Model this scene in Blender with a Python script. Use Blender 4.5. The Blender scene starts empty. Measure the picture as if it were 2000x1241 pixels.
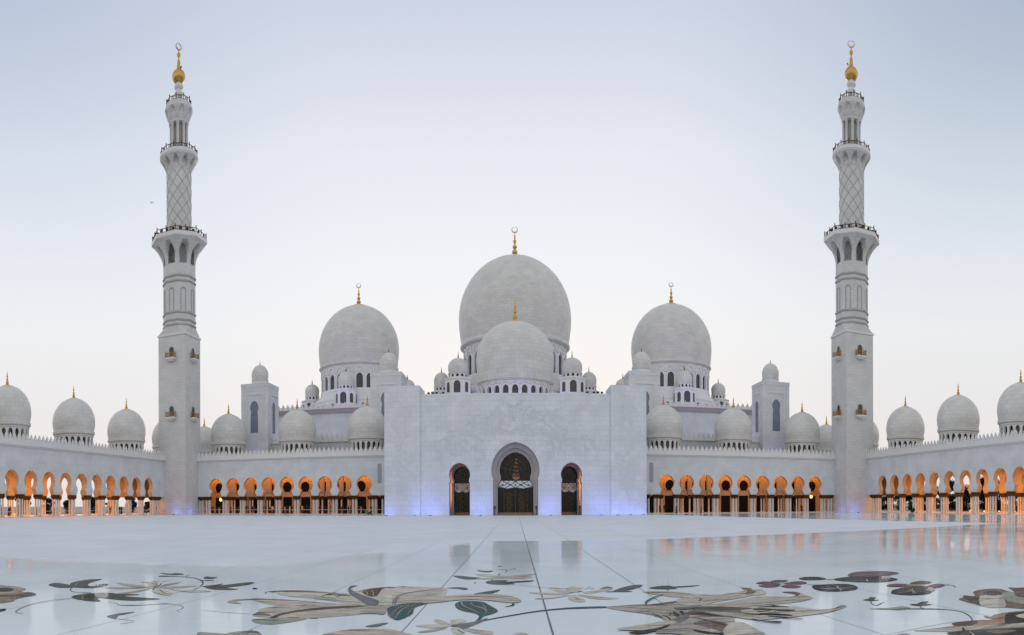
import bpy, bmesh, math, random
from mathutils import Vector, Matrix

random.seed(7)
SC = bpy.context.scene
C = SC.collection
PI = math.pi
sin, cos, tan, sqrt, atan2 = math.sin, math.cos, math.tan, math.sqrt, math.atan2

# ------------------------------------------------------------------ camera facts (photo is a cylindrical panorama)
F, X0, YH, HC, ROLL = 1240.0, 1007.0, 987.0, 1.75, 0.0032


def floor_pt(x, y):
    th = (x - X0) / F
    d = HC * F / (y - (YH - F * ROLL * sin(th)))
    return d * sin(th), d * cos(th)


# ------------------------------------------------------------------ materials
def new_mat(name):
    m = bpy.data.materials.new(name)
    m.use_nodes = True
    nt = m.node_tree
    b = nt.nodes.get('Principled BSDF')
    return m, nt, b


def N(nt, t, **kw):
    n = nt.nodes.new(t)
    for k, v in kw.items():
        setattr(n, k, v)
    return n


def mixc(nt, fac, a, b, mode='MIX'):
    n = N(nt, 'ShaderNodeMix', data_type='RGBA', blend_type=mode)
    for sock, val in ((n.inputs[0], fac), (n.inputs[6], a), (n.inputs[7], b)):
        if hasattr(val, 'is_output'):
            nt.links.new(val, sock)
        elif isinstance(val, (int, float)):
            sock.default_value = val
        else:
            sock.default_value = (*val, 1)
    return n.outputs[2]


def simple(name, col, rough=0.6, metal=0.0, var=0.12, scale=3.0, spec=0.5):
    m, nt, b = new_mat(name)
    tc = N(nt, 'ShaderNodeTexCoord')
    no = N(nt, 'ShaderNodeTexNoise')
    no.inputs['Scale'].default_value = scale
    no.inputs['Detail'].default_value = 4
    nt.links.new(tc.outputs['Object'], no.inputs['Vector'])
    lo = [c * (1 - var) for c in col]
    hi = [min(1, c * (1 + var)) for c in col]
    nt.links.new(mixc(nt, no.outputs['Fac'], lo, hi), b.inputs['Base Color'])
    b.inputs['Roughness'].default_value = rough
    b.inputs['Metallic'].default_value = metal
    b.inputs['Specular IOR Level'].default_value = spec
    return m


def marble_blocks(name, c1, c2, mort, bw, bh, ms=0.03, rough=0.45, stain=0.10, bump=0.25):
    """coursed marble cladding; UVs are in metres"""
    m, nt, b = new_mat(name)
    uv = N(nt, 'ShaderNodeUVMap')
    br = N(nt, 'ShaderNodeTexBrick')
    br.inputs['Color1'].default_value = (*c1, 1)
    br.inputs['Color2'].default_value = (*c2, 1)
    br.inputs['Mortar'].default_value = (*mort, 1)
    br.inputs['Scale'].default_value = 1
    br.inputs['Mortar Size'].default_value = ms
    br.inputs['Mortar Smooth'].default_value = 0.3
    br.inputs['Brick Width'].default_value = bw
    br.inputs['Row Height'].default_value = bh
    br.inputs['Bias'].default_value = 0
    nt.links.new(uv.outputs[0], br.inputs['Vector'])
    tc = N(nt, 'ShaderNodeTexCoord')
    n1 = N(nt, 'ShaderNodeTexNoise')
    n1.inputs['Scale'].default_value = 0.35
    n1.inputs['Detail'].default_value = 6
    n1.inputs['Roughness'].default_value = 0.6
    nt.links.new(tc.outputs['Object'], n1.inputs['Vector'])
    n2 = N(nt, 'ShaderNodeTexNoise')
    n2.inputs['Scale'].default_value = 3.5
    n2.inputs['Detail'].default_value = 5
    n2.inputs['Distortion'].default_value = 1.2
    nt.links.new(tc.outputs['Object'], n2.inputs['Vector'])
    r1 = N(nt, 'ShaderNodeMapRange')
    r1.inputs[1].default_value, r1.inputs[2].default_value = 0.3, 0.7
    r1.inputs[3].default_value, r1.inputs[4].default_value = 1 - stain, 1 + stain * 0.4
    nt.links.new(n1.outputs['Fac'], r1.inputs[0])
    r2 = N(nt, 'ShaderNodeMapRange')
    r2.inputs[1].default_value, r2.inputs[2].default_value = 0.3, 0.7
    r2.inputs[3].default_value, r2.inputs[4].default_value = 0.93, 1.04
    nt.links.new(n2.outputs['Fac'], r2.inputs[0])
    mul = N(nt, 'ShaderNodeMath', operation='MULTIPLY')
    nt.links.new(r1.outputs[0], mul.inputs[0])
    nt.links.new(r2.outputs[0], mul.inputs[1])
    cc = N(nt, 'ShaderNodeCombineColor')
    for i in range(3):
        nt.links.new(mul.outputs[0], cc.inputs[i])
    nt.links.new(mixc(nt, 1.0, br.outputs['Color'], cc.outputs[0], 'MULTIPLY'), b.inputs['Base Color'])
    b.inputs['Roughness'].default_value = rough
    b.inputs['Specular IOR Level'].default_value = 0.3
    if bump:
        bp = N(nt, 'ShaderNodeBump')
        bp.inputs['Strength'].default_value = bump
        bp.inputs['Distance'].default_value = 0.02
        bp.invert = True
        nt.links.new(br.outputs['Fac'], bp.inputs['Height'])
        nt.links.new(bp.outputs[0], b.inputs['Normal'])
    return m


def emit(name, col, s):
    m, nt, b = new_mat(name)
    b.inputs['Base Color'].default_value = (*col, 1)
    b.inputs['Emission Color'].default_value = (*col, 1)
    b.inputs['Emission Strength'].default_value = s
    return m


def glass_mat(name, tint, rough=0.08, trans=0.55):
    """dark glazing: partly see-through, partly mirror"""
    m, nt, b = new_mat(name)
    b.inputs['Base Color'].default_value = (*tint, 1)
    b.inputs['Roughness'].default_value = rough
    b.inputs['Specular IOR Level'].default_value = 0.5
    tr = N(nt, 'ShaderNodeBsdfTransparent')
    tr.inputs[0].default_value = (0.75, 0.75, 0.72, 1)
    mx = N(nt, 'ShaderNodeMixShader')
    mx.inputs[0].default_value = trans
    nt.links.new(b.outputs[0], mx.inputs[1])
    nt.links.new(tr.outputs[0], mx.inputs[2])
    nt.links.new(mx.outputs[0], nt.nodes['Material Output'].inputs[0])
    return m


M = {}
M['wall'] = marble_blocks('wall_marble', (0.68, 0.715, 0.745), (0.64, 0.67, 0.70), (0.56, 0.585, 0.61), 1.7, 0.85, 0.03)
M['shaft'] = marble_blocks('minaret_marble', (0.64, 0.64, 0.635), (0.585, 0.59, 0.585), (0.52, 0.52, 0.52), 1.2, 0.62, 0.03, stain=0.08)
M['dome'] = marble_blocks('dome_marble', (0.68, 0.675, 0.65), (0.62, 0.615, 0.595), (0.515, 0.51, 0.495), 1.7, 0.78, 0.03, stain=0.10, bump=0.08)
M['plain'] = simple('white_marble', (0.68, 0.68, 0.68), 0.4, var=0.06, scale=0.8)
M['plaster'] = marble_blocks('arcade_marble', (0.655, 0.685, 0.715), (0.61, 0.64, 0.665), (0.55, 0.575, 0.60), 2.2, 1.3, 0.02, stain=0.12)
M['inner'] = simple('arcade_inner_amber_tint', (0.42, 0.34, 0.245), 0.55, var=0.12, scale=0.7)  # amber lamplight put into the colour: inner marble darkened and warmed
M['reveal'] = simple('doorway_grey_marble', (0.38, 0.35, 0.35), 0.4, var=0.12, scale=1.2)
M['relief'] = simple('carved_grey_marble', (0.592, 0.622, 0.648), 0.5, var=0.08, scale=2)
M['cream'] = simple('column_marble', (0.60, 0.59, 0.56), 0.25, var=0.08, scale=4)
M['gold'] = simple('gold_mosaic', (0.58, 0.35, 0.10), 0.34, metal=0.9, var=0.18, scale=4)
M['capital'] = simple('gilded_palm_bronze', (0.13, 0.065, 0.022), 0.5, metal=0.5, var=0.5, scale=14)
M['bronze'] = simple('bronze', (0.10, 0.052, 0.024), 0.5, metal=0.4, var=0.35, scale=5)
M['brass'] = simple('brass', (0.42, 0.24, 0.07), 0.4, metal=0.7, var=0.3, scale=5)
M['steel'] = simple('crescent_metal', (0.50, 0.46, 0.38), 0.35, metal=0.8, var=0.1)
M['glass'] = simple('dark_window_glass', (0.035, 0.042, 0.045), 0.15, var=0.4, scale=1.5)
M['niche'] = simple('blue_glow_glazing', (0.16, 0.19, 0.26), 0.25, var=0.25, scale=0.8)  # turret panes; the blue-purple glow inside is put into their colour
M['door_glass'] = glass_mat('door_glass', (0.016, 0.016, 0.014), 0.1, 0.55)
M['lattice'] = simple('lattice_grey_marble', (0.36, 0.36, 0.34), 0.5, var=0.1)
M['mosaic'] = simple('white_glass_mosaic', (0.62, 0.68, 0.66), 0.25, var=0.25, scale=5)
M['blackmetal'] = simple('black_metal', (0.02, 0.02, 0.022), 0.4, var=0.3)
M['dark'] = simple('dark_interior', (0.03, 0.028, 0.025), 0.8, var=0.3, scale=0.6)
M['void'] = simple('black_glazing', (0.006, 0.007, 0.008), 0.6, var=0.3, spec=0.1)
M['mauve'] = simple('violet_lit_stone', (0.34, 0.29, 0.33), 0.5, var=0.12, scale=0.7)  # hall cornice; the violet floodlighting is put into its base colour
M['lamp'] = emit('warm_lamp_glow', (1.0, 0.42, 0.10), 2.6)
M['crystal'] = emit('chandelier_glow', (1.0, 0.5, 0.2), 0.9)
M['bluelamp'] = emit('blue_lamp_lens', (0.15, 0.25, 1.0), 3)
M['rope'] = simple('barrier_belt', (0.55, 0.55, 0.57), 0.5)
M['bark'] = simple('bark', (0.06, 0.045, 0.03), 0.9, var=0.4, scale=5)
M['leaf'] = simple('dark_foliage', (0.016, 0.024, 0.018), 0.9, var=0.6, scale=0.8, spec=0.2)
M['whitewash'] = simple('whitewashed_wall', (0.62, 0.62, 0.63), 0.7, var=0.08, scale=0.5)
M['skin'] = simple('skin', (0.36, 0.22, 0.15), 0.6)
M['hair'] = simple('black_hair', (0.015, 0.013, 0.012), 0.6)
CL = {}
for nm, col in dict(black=(0.012, 0.012, 0.016), navy=(0.03, 0.035, 0.06), white=(0.62, 0.63, 0.66), pink=(0.55, 0.34, 0.40),
                    teal=(0.10, 0.24, 0.26), grey=(0.16, 0.17, 0.19), jean=(0.06, 0.08, 0.13), maroon=(0.13, 0.03, 0.04)).items():
    CL[nm] = simple('cloth_' + nm, col, 0.85, var=0.2, scale=6)


def floor_mat(name):
    """white marble slabs; the 'honed' attribute blends a dull finish into the polished one"""
    m, nt, b = new_mat(name)
    tc = N(nt, 'ShaderNodeTexCoord')
    at = N(nt, 'ShaderNodeAttribute', attribute_name='honed')

    def noise(scale, detail, dist=0.0, rough=0.6):
        n = N(nt, 'ShaderNodeTexNoise')
        n.inputs['Scale'].default_value = scale
        n.inputs['Detail'].default_value = detail
        n.inputs['Distortion'].default_value = dist
        n.inputs['Roughness'].default_value = rough
        nt.links.new(tc.outputs['Object'], n.inputs['Vector'])
        return n.outputs['Fac']

    def rng(src, a, b_, lo, hi):
        r = N(nt, 'ShaderNodeMapRange')
        for k, v in enumerate((a, b_, lo, hi)):
            r.inputs[k + 1].default_value = v
        nt.links.new(src, r.inputs[0])
        return r.outputs[0]

    def mixf(f, a, c):
        n = N(nt, 'ShaderNodeMix', data_type='FLOAT')
        for k, v in ((0, f), (2, a), (3, c)):
            if hasattr(v, 'is_output'):
                nt.links.new(v, n.inputs[k])
            else:
                n.inputs[k].default_value = v
        return n.outputs[0]
    br = N(nt, 'ShaderNodeTexBrick')
    br.inputs['Scale'].default_value = 1
    br.inputs['Brick Width'].default_value = 2.07
    br.inputs['Row Height'].default_value = 2.07
    br.inputs['Mortar Size'].default_value = 0.004
    br.inputs['Mortar Smooth'].default_value = 0.5
    br.offset = 0
    br.inputs['Color1'].default_value = (1, 1, 1, 1)
    br.inputs['Color2'].default_value = (0.93, 0.94, 0.95, 1)
    br.inputs['Mortar'].default_value = (0.72, 0.73, 0.74, 1)
    mp = N(nt, 'ShaderNodeMapping')
    mp.inputs['Location'].default_value = (-0.5, 0, 0)
    nt.links.new(tc.outputs['Object'], mp.inputs[0])
    nt.links.new(mp.outputs[0], br.inputs['Vector'])
    veins = rng(noise(0.22, 8, 1.4, 0.68), 0.32, 0.68, 0, 1)
    pol = mixc(nt, veins, (0.645, 0.72, 0.765), (0.75, 0.81, 0.84))
    hon = mixc(nt, veins, (0.635, 0.67, 0.72), (0.70, 0.735, 0.785))
    col = mixc(nt, at.outputs['Fac'], pol, hon)
    nt.links.new(mixc(nt, 1.0, col, br.outputs['Color'], 'MULTIPLY'), b.inputs['Base Color'])
    scuff = noise(0.16, 7, 0.6, 0.7)
    rp = rng(scuff, 0.35, 0.68, 0.045, 0.13)
    rh = rng(scuff, 0.35, 0.68, 0.40, 0.55)
    nt.links.new(mixf(at.outputs['Fac'], rp, rh), b.inputs['Roughness'])
    bp = N(nt, 'ShaderNodeBump')
    bp.inputs['Strength'].default_value = 0.10
    bp.inputs['Distance'].default_value = 0.01
    mp2 = N(nt, 'ShaderNodeMapping')
    mp2.inputs['Scale'].default_value = (0.25, 1.6, 1.0)
    nt.links.new(tc.outputs['Object'], mp2.inputs[0])
    n3 = N(nt, 'ShaderNodeTexNoise')
    n3.inputs['Scale'].default_value = 0.8
    n3.inputs['Detail'].default_value = 3
    nt.links.new(mp2.outputs[0], n3.inputs['Vector'])
    nt.links.new(n3.outputs['Fac'], bp.inputs['Height'])
    nt.links.new(bp.outputs[0], b.inputs['Normal'])
    b.inputs['IOR'].default_value = 1.12
    return m


M['floor'] = floor_mat('marble_floor')
M['ground'] = simple('ground_paving', (0.34, 0.33, 0.31), 0.85, var=0.15, scale=0.1)

# ------------------------------------------------------------------ mesh builder


class MB:
    def __init__(s):
        s.v, s.f, s.uv, s.sm, s.mi = [], [], [], [], []

    def add(s, verts, faces, uvs=None, smooth=False, mi=0):
        o = len(s.v)
        s.v += [tuple(p) for p in verts]
        for f in faces:
            s.f.append([o + i for i in f])
            s.sm.append(smooth)
            s.mi.append(mi)
            if uvs is not None:
                s.uv.append([uvs[i] for i in f])
            else:
                ps = [Vector(verts[i]) for i in f]
                n = Vector((0, 0, 0))
                for i in range(len(ps)):
                    n += ps[i].cross(ps[(i + 1) % len(ps)])
                if n.length > 0:
                    n.normalize()
                if abs(n.z) > 0.85:
                    s.uv.append([(p.x, p.y) for p in ps])
                else:
                    t = Vector((-n.y, n.x, 0))
                    if t.length == 0:
                        t = Vector((1, 0, 0))
                    t.normalize()
                    s.uv.append([(p.dot(t), p.z) for p in ps])
        return s

    def box(s, x0, x1, y0, y1, z0, z1, mi=0):
        v = [(x0, y0, z0), (x1, y0, z0), (x1, y1, z0), (x0, y1, z0), (x0, y0, z1), (x1, y0, z1), (x1, y1, z1), (x0, y1, z1)]
        return s.add(v, [(0, 3, 2, 1), (4, 5, 6, 7), (0, 1, 5, 4), (1, 2, 6, 5), (2, 3, 7, 6), (3, 0, 4, 7)], mi=mi)

    def prism(s, poly, fn, mi=0, back=True, mi2=None):
        n = len(poly)
        fr = [fn(u, z, 0) for u, z in poly]
        bk = [fn(u, z, 1) for u, z in poly]
        s.add(fr, [list(range(n))], mi=mi)
        if back:
            s.add(bk, [list(range(n))[::-1]], mi=mi if mi2 is None else mi2)
        for i in range(n):
            j = (i + 1) % n
            s.add([fr[i], fr[j], bk[j], bk[i]], [(0, 1, 2, 3)], mi=mi if mi2 is None else mi2)
        return s

    def lathe(s, prof, n=32, cx=0, cy=0, mi=0, smooth=True, uref=None, rot=0, cap=False):
        R = uref or max(r for r, z in prof)
        v, uv = [], []
        arc = 0
        for k, (r, z) in enumerate(prof):
            if k:
                arc += math.hypot(r - prof[k - 1][0], z - prof[k - 1][1])
            for i in range(n + 1):
                a = rot + 2 * PI * i / n
                v.append((cx + r * cos(a), cy + r * sin(a), z))
                uv.append((2 * PI * i / n * R, arc))
        fs = []
        for k in range(len(prof) - 1):
            for i in range(n):
                a = k * (n + 1) + i
                fs.append((a, a + 1, a + n + 2, a + n + 1))
        s.add(v, fs, uv, smooth, mi)
        if cap:
            r, z = prof[-1]
            s.add([(cx + r * cos(rot + 2 * PI * i / n), cy + r * sin(rot + 2 * PI * i / n), z) for i in range(n)], [list(range(n))], mi=mi)
        return s

    def tube(s, pts, r, n=6, mi=0):
        pts = [Vector(p) for p in pts]
        rings = []
        for i, p in enumerate(pts):
            d = (pts[min(i + 1, len(pts) - 1)] - pts[max(i - 1, 0)]).normalized()
            a = d.cross(Vector((0, 0, 1)))
            if a.length < 1e-3:
                a = Vector((1, 0, 0))
            a.normalize()
            b = d.cross(a)
            rr = r[i] if isinstance(r, (list, tuple)) else r
            rings.append([p + (a * cos(2 * PI * k / n) + b * sin(2 * PI * k / n)) * rr for k in range(n)])
        v = [q for R in rings for q in R]
        fs = []
        for i in range(len(rings) - 1):
            for k in range(n):
                fs.append((i * n + k, i * n + (k + 1) % n, (i + 1) * n + (k + 1) % n, (i + 1) * n + k))
        fs += [list(range(n))[::-1], [(len(rings) - 1) * n + k for k in range(n)]]
        return s.add(v, fs, smooth=True, mi=mi)

    def mesh(s, name, mats, off=(0, 0, 0), sharp=38):
        me = bpy.data.meshes.new(name)
        me.from_pydata([(a - off[0], b - off[1], c - off[2]) for a, b, c in s.v], [], s.f)
        me.polygons.foreach_set('use_smooth', s.sm)
        me.polygons.foreach_set('material_index', s.mi)
        ul = me.uv_layers.new(name='UVMap')
        ul.data.foreach_set('uv', [c for f in s.uv for p in f for c in p])
        for m in mats:
            me.materials.append(m)
        me.update()
        if any(s.sm):
            me.set_sharp_from_angle(angle=math.radians(sharp))
        return me


def root_loc(p):
    v = Vector((0, 0, 0))
    while p is not None:
        v += p.location
        p = p.parent
    return v


def part(name, mb, mats, parent=None, world=True, label=None, kind=None):
    """one mesh object; vertices given in world metres (or in the parent's own frame when world=False)"""
    if not isinstance(mats, (list, tuple)):
        mats = [mats]
    off = root_loc(parent) if (parent is not None and world) else (0, 0, 0)
    o = bpy.data.objects.new(name, mb.mesh(name, mats, off) if isinstance(mb, MB) else mb)
    C.objects.link(o)
    if parent is not None:
        o.parent = parent
    if label:
        o['label'] = label
    if kind:
        o['kind'] = kind
    return o


def tag(o, label=None, cat=None, group=None, kind=None):
    for k, v in (('label', label), ('category', cat), ('group', group), ('kind', kind)):
        if v:
            o[k] = v
    return o


def thing(name, label, cat, loc=(0, 0, 0), rz=0, group=None):
    o = bpy.data.objects.new(name, None)
    C.objects.link(o)
    o.location = loc
    o.rotation_euler = (0, 0, rz)
    o.empty_display_size = 0.5
    return tag(o, label, cat, group)


def copy_tree(o, parent=None):
    c = o.copy()
    C.objects.link(c)
    if parent is not None:
        c.parent = parent
    for ch in list(o.children):
        copy_tree(ch, c)
    return c


def inst(src, name, parent, loc, rz=0, scale=None):
    """another object on the same mesh"""
    o = bpy.data.objects.new(name, src)
    C.objects.link(o)
    o.parent = parent
    o.location = loc
    o.rotation_euler = (0, 0, rz)
    if scale:
        o.scale = scale
    return o


# ------------------------------------------------------------------ shape helpers
def frame(o, ud, nd, th):
    o, ud, nd = Vector(o), Vector(ud), Vector(nd)
    return lambda u, z, d: tuple(o + ud * u + Vector((0, 0, z)) + nd * (th * d))


def cyl(cx, cy, r, th):
    """wrap (u = angle in radians) round a drum; depth goes inwards"""
    return lambda u, z, d: (cx + (r - th * d) * sin(u), cy - (r - th * d) * cos(u), z)


def keyhole(r, zc, za, wn, zn, wf, zf, n=10, uscale=1.0, c=0.0):
    """horseshoe arch outline from left foot over the tip to right foot"""
    L = [(-wf, zf), (-wn, zn)]
    for i in range(1, n):
        z = zn + (zc - zn) * i / n
        q = 1 - ((zc - z) / r) ** 2
        L.append((-max(wn, r * sqrt(max(q, 0))), z))
    for i in range(n + 1):
        t = i / n
        t = 1 - (1 - t) ** 1.5
        L.append((-r * (1 - t ** 2.0) ** 0.56, zc + (za - zc) * t))
    R = [(-u, z) for u, z in L[:-1]][::-1]
    return [(c + u * uscale, z) for u, z in L + R]


def archline(w, z0, zs, za, n=8, uscale=1.0, c=0.0):
    """upright opening with a slightly pointed round head"""
    L = [(-w, z0)]
    for i in range(n + 1):
        t = i / n
        L.append((-w * (1 - t ** 2.0) ** 0.55, zs + (za - zs) * t))
    R = [(-u, z) for u, z in L[:-1]][::-1]
    return [(c + u * uscale, z) for u, z in L + R]


def notched(u0, u1, z0, z1, notches):
    pts = [(u0, z0)]
    for nn in sorted(notches, key=lambda q: q[0][0]):
        pts += nn
    return pts + [(u1, z0), (u1, z1), (u0, z1)]


def egg(rb, rm, zb, zw, zt, n=26, tip=0.0):
    p = []
    for i in range(7):
        t = i / 7
        p.append((rb + (rm - rb) * sin(PI / 2 * t), zb + (zw - zb) * t))
    for i in range(n + 1):
        t = sin(PI / 2 * i / n)
        p.append((max(rm * (1 - t ** 2.03) ** 0.515, 0.001), zw + (zt - zw) * t))
    return p


def crescent_poly(R, n=28):
    out = [(R * cos(a), R * sin(a)) for a in [PI / 2 - 0.12 - (2 * PI - 0.24) * i / n for i in range(n + 1)]]
    r2, oy = R * 0.76, R * 0.17
    inn = [(r2 * cos(a), oy + r2 * sin(a)) for a in [PI / 2 - 0.2 - (2 * PI - 0.4) * i / n for i in range(n + 1)]]
    return out, inn


def crescent(mb, z, R, ang, th, mi):
    out, inn = crescent_poly(R)
    ca, sa = cos(ang), sin(ang)

    def P(p, d):
        u, w = p
        return (u * ca - d * sa, u * sa + d * ca, z + w)
    n = len(out)
    for i in range(n - 1):
        a, b, c2, d2 = out[i], out[i + 1], inn[i + 1], inn[i]
        for dd in (-th, th):
            mb.add([P(a, dd), P(b, dd), P(c2, dd), P(d2, dd)], [(0, 1, 2, 3)], mi=mi)
        mb.add([P(a, -th), P(b, -th), P(b, th), P(a, th)], [(0, 1, 2, 3)], mi=mi)
        mb.add([P(d2, -th), P(c2, -th), P(c2, th), P(d2, th)], [(0, 1, 2, 3)], mi=mi)


def finial_mb(h, r, disc, crescent_r=0.0, ang=0.0):
    """gold spire: collar, stacked bulbs, spike; local z = 0 at its foot"""
    mb = MB()
    pr = [(disc, -0.04 * h), (disc * 0.97, 0.01 * h), (disc * 0.5, 0.035 * h), (r * 1.15, 0.07 * h), (r * 1.1, 0.12 * h), (r * 0.8, 0.15 * h), (r * 1.05, 0.2 * h),
          (r * 0.95, 0.27 * h), (r * 0.5, 0.31 * h), (r * 0.45, 0.35 * h), (r * 0.8, 0.4 * h), (r * 0.75, 0.46 * h), (r * 0.35, 0.5 * h), (r * 0.32, 0.56 * h),
          (r * 0.6, 0.62 * h), (r * 0.55, 0.68 * h), (r * 0.25, 0.72 * h), (r * 0.33, 0.78 * h), (r * 0.28, 0.86 * h), (r * 0.1, 0.93 * h), (0.003, h)]
    mb.lathe(pr, 14)
    return mb


# ------------------------------------------------------------------ world, sun, camera
SUN_EL, SUN_AZ = math.radians(3.0), 0.0
w = bpy.data.worlds.new('World')
SC.world = w
w.use_nodes = True
nt = w.node_tree
nt.nodes.clear()
out = N(nt, 'ShaderNodeOutputWorld')
bg = N(nt, 'ShaderNodeBackground')
sky = N(nt, 'ShaderNodeTexSky', sky_type='NISHITA')
sky.sun_disc = False
sky.sun_elevation = SUN_EL
sky.sun_rotation = SUN_AZ
sky.air_density, sky.dust_density, sky.ozone_density = 1.0, 2.0, 2.0
tc = N(nt, 'ShaderNodeTexCoord')
sep = N(nt, 'ShaderNodeSeparateXYZ')
nt.links.new(tc.outputs['Generated'], sep.inputs[0])
wn = N(nt, 'ShaderNodeTexNoise')
wn.inputs['Scale'].default_value = 1.6
wn.inputs['Detail'].default_value = 3
nt.links.new(tc.outputs['Generated'], wn.inputs['Vector'])


def ramp(stops, src):
    r = N(nt, 'ShaderNodeValToRGB')
    r.color_ramp.interpolation = 'EASE' if len(stops) == 2 else 'LINEAR'
    e = r.color_ramp.elements
    while len(e) < len(stops):
        e.new(0.5)
    for el, (p, c) in zip(e, stops):
        el.position = p
        el.color = (*c, 1)
    nt.links.new(src, r.inputs[0])
    return r.outputs[0]


# bright afterglow side (over the mosque) and the unseen side behind the camera, brightened to light the facade, both by height above the horizon
GLOW = [(0.0, (0.87, 0.79, 0.76)), (0.12, (0.885, 0.84, 0.825)), (0.26, (0.90, 0.893, 0.895)), (0.36, (0.86, 0.875, 0.92)), (0.485, (0.785, 0.815, 0.88)), (0.62, (0.615, 0.66, 0.775)), (1.0, (0.58, 0.62, 0.68))]
BACK_FILL = [(0.0, (0.78, 0.75, 0.75)), (0.15, (0.90, 0.86, 0.84)), (0.4, (0.82, 0.82, 0.84)), (1.0, (0.58, 0.62, 0.68))]
GLOW = [(p, tuple(v * 0.955 for v in c)) for p, c in GLOW]
g1 = ramp(GLOW, sep.outputs[2])
g2 = ramp(BACK_FILL, sep.outputs[2])


def smap(src, a, b, lo=0.0, hi=1.0):
    m_ = N(nt, 'ShaderNodeMapRange')
    m_.interpolation_type = 'SMOOTHSTEP'
    for k, v in enumerate((a, b, lo, hi)):
        m_.inputs[k + 1].default_value = v
    nt.links.new(src, m_.inputs[0])
    return m_.outputs[0]


def times(a, b):
    m_ = N(nt, 'ShaderNodeMath', operation='MULTIPLY')
    nt.links.new(a, m_.inputs[0])
    nt.links.new(b, m_.inputs[1])
    return m_.outputs[0]


# the glow fades to a deeper blue away from the sunset, more on the right
hi_ = smap(sep.outputs[2], 0.25, 0.64, 0.25, 1.0)
g1 = mixc(nt, times(smap(sep.outputs[0], -0.2, -0.62), hi_), g1, mixc(nt, 1.0, g1, (0.80, 0.85, 0.90), 'MULTIPLY'))
g1 = mixc(nt, times(smap(sep.outputs[0], 0.15, 0.62), hi_), g1, mixc(nt, 1.0, g1, (0.68, 0.755, 0.80), 'MULTIPLY'))
grad = mixc(nt, smap(sep.outputs[1], -0.2, 0.5), g2, g1)
sk = mixc(nt, 1.0, sky.outputs[0], (0.1, 0.1, 0.1), 'MULTIPLY')
mixn = mixc(nt, 0.94, sk, grad)
nt.links.new(mixn, bg.inputs[0])
bg.inputs[1].default_value = 1.0
nt.links.new(bg.outputs[0], out.inputs[0])

sl = bpy.data.lights.new('sun', 'SUN')
sl.energy = 0.25
sl.angle = math.radians(12)
sl.color = (1.0, 0.82, 0.66)
so = bpy.data.objects.new('sun', sl)
C.objects.link(so)
so.rotation_euler = (-(PI / 2 - math.radians(6)), 0, 0)

cam = bpy.data.cameras.new('camera')
co = bpy.data.objects.new('camera', cam)
C.objects.link(co)
SC.camera = co
co.location = (0, 0, HC)
co.rotation_euler = (PI / 2, ROLL, 0)
cam.type = 'PANO'
cam.panorama_type = 'CENTRAL_CYLINDRICAL'
cam.central_cylindrical_range_u_min = -X0 / F
cam.central_cylindrical_range_u_max = (2000 - X0) / F
cam.central_cylindrical_range_v_min = -(1241 - YH) / F
cam.central_cylindrical_range_v_max = YH / F
cam.central_cylindrical_radius = 1.0
cam.clip_end = 6000
SC.view_settings.view_transform = 'Standard'
SC.view_settings.look = 'None'
SC.view_settings.exposure = 0.16
SC.cycles.use_denoising = True
SC.cycles.max_bounces = 8
SC.cycles.transparent_max_bounces = 8
SC.cycles.sample_clamp_indirect = 6
SC.cycles.caustics_reflective = False
SC.cycles.caustics_refractive = False


def area(name, loc, rot, sx, sy, power, col):
    l = bpy.data.lights.new(name, 'AREA')
    l.shape = 'RECTANGLE'
    l.size, l.size_y = sx, sy
    l.energy = power
    l.color = col
    o = bpy.data.objects.new(name, l)
    C.objects.link(o)
    o.location = loc
    o.rotation_euler = rot
    return o


ORANGE = (1.0, 0.31, 0.03)
BLUE = (0.16, 0.24, 1.0)
VIOLET = (0.42, 0.38, 1.0)

# ------------------------------------------------------------------ ground and courtyard floor
mb = MB()
mb.add([(-2500, -2500, -0.02), (2500, -2500, -0.02), (2500, 2500, -0.02), (-2500, 2500, -0.02)], [(0, 1, 2, 3)])
tag(part('ground', mb, M['ground']), kind='structure')
import numpy as np
HONED = [(-74, 8), (-40, 12), (-16, 15.2), (-7, 17.2), (-6.6, 19), (-4.4, 25), (-1.4, 30.8), (5.9, 31.1), (12.4, 33.2), (25, 36.5), (39.3, 41), (36, 57.5), (29, 88), (24.8, 107), (-66, 107), (-71, 100)]


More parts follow.
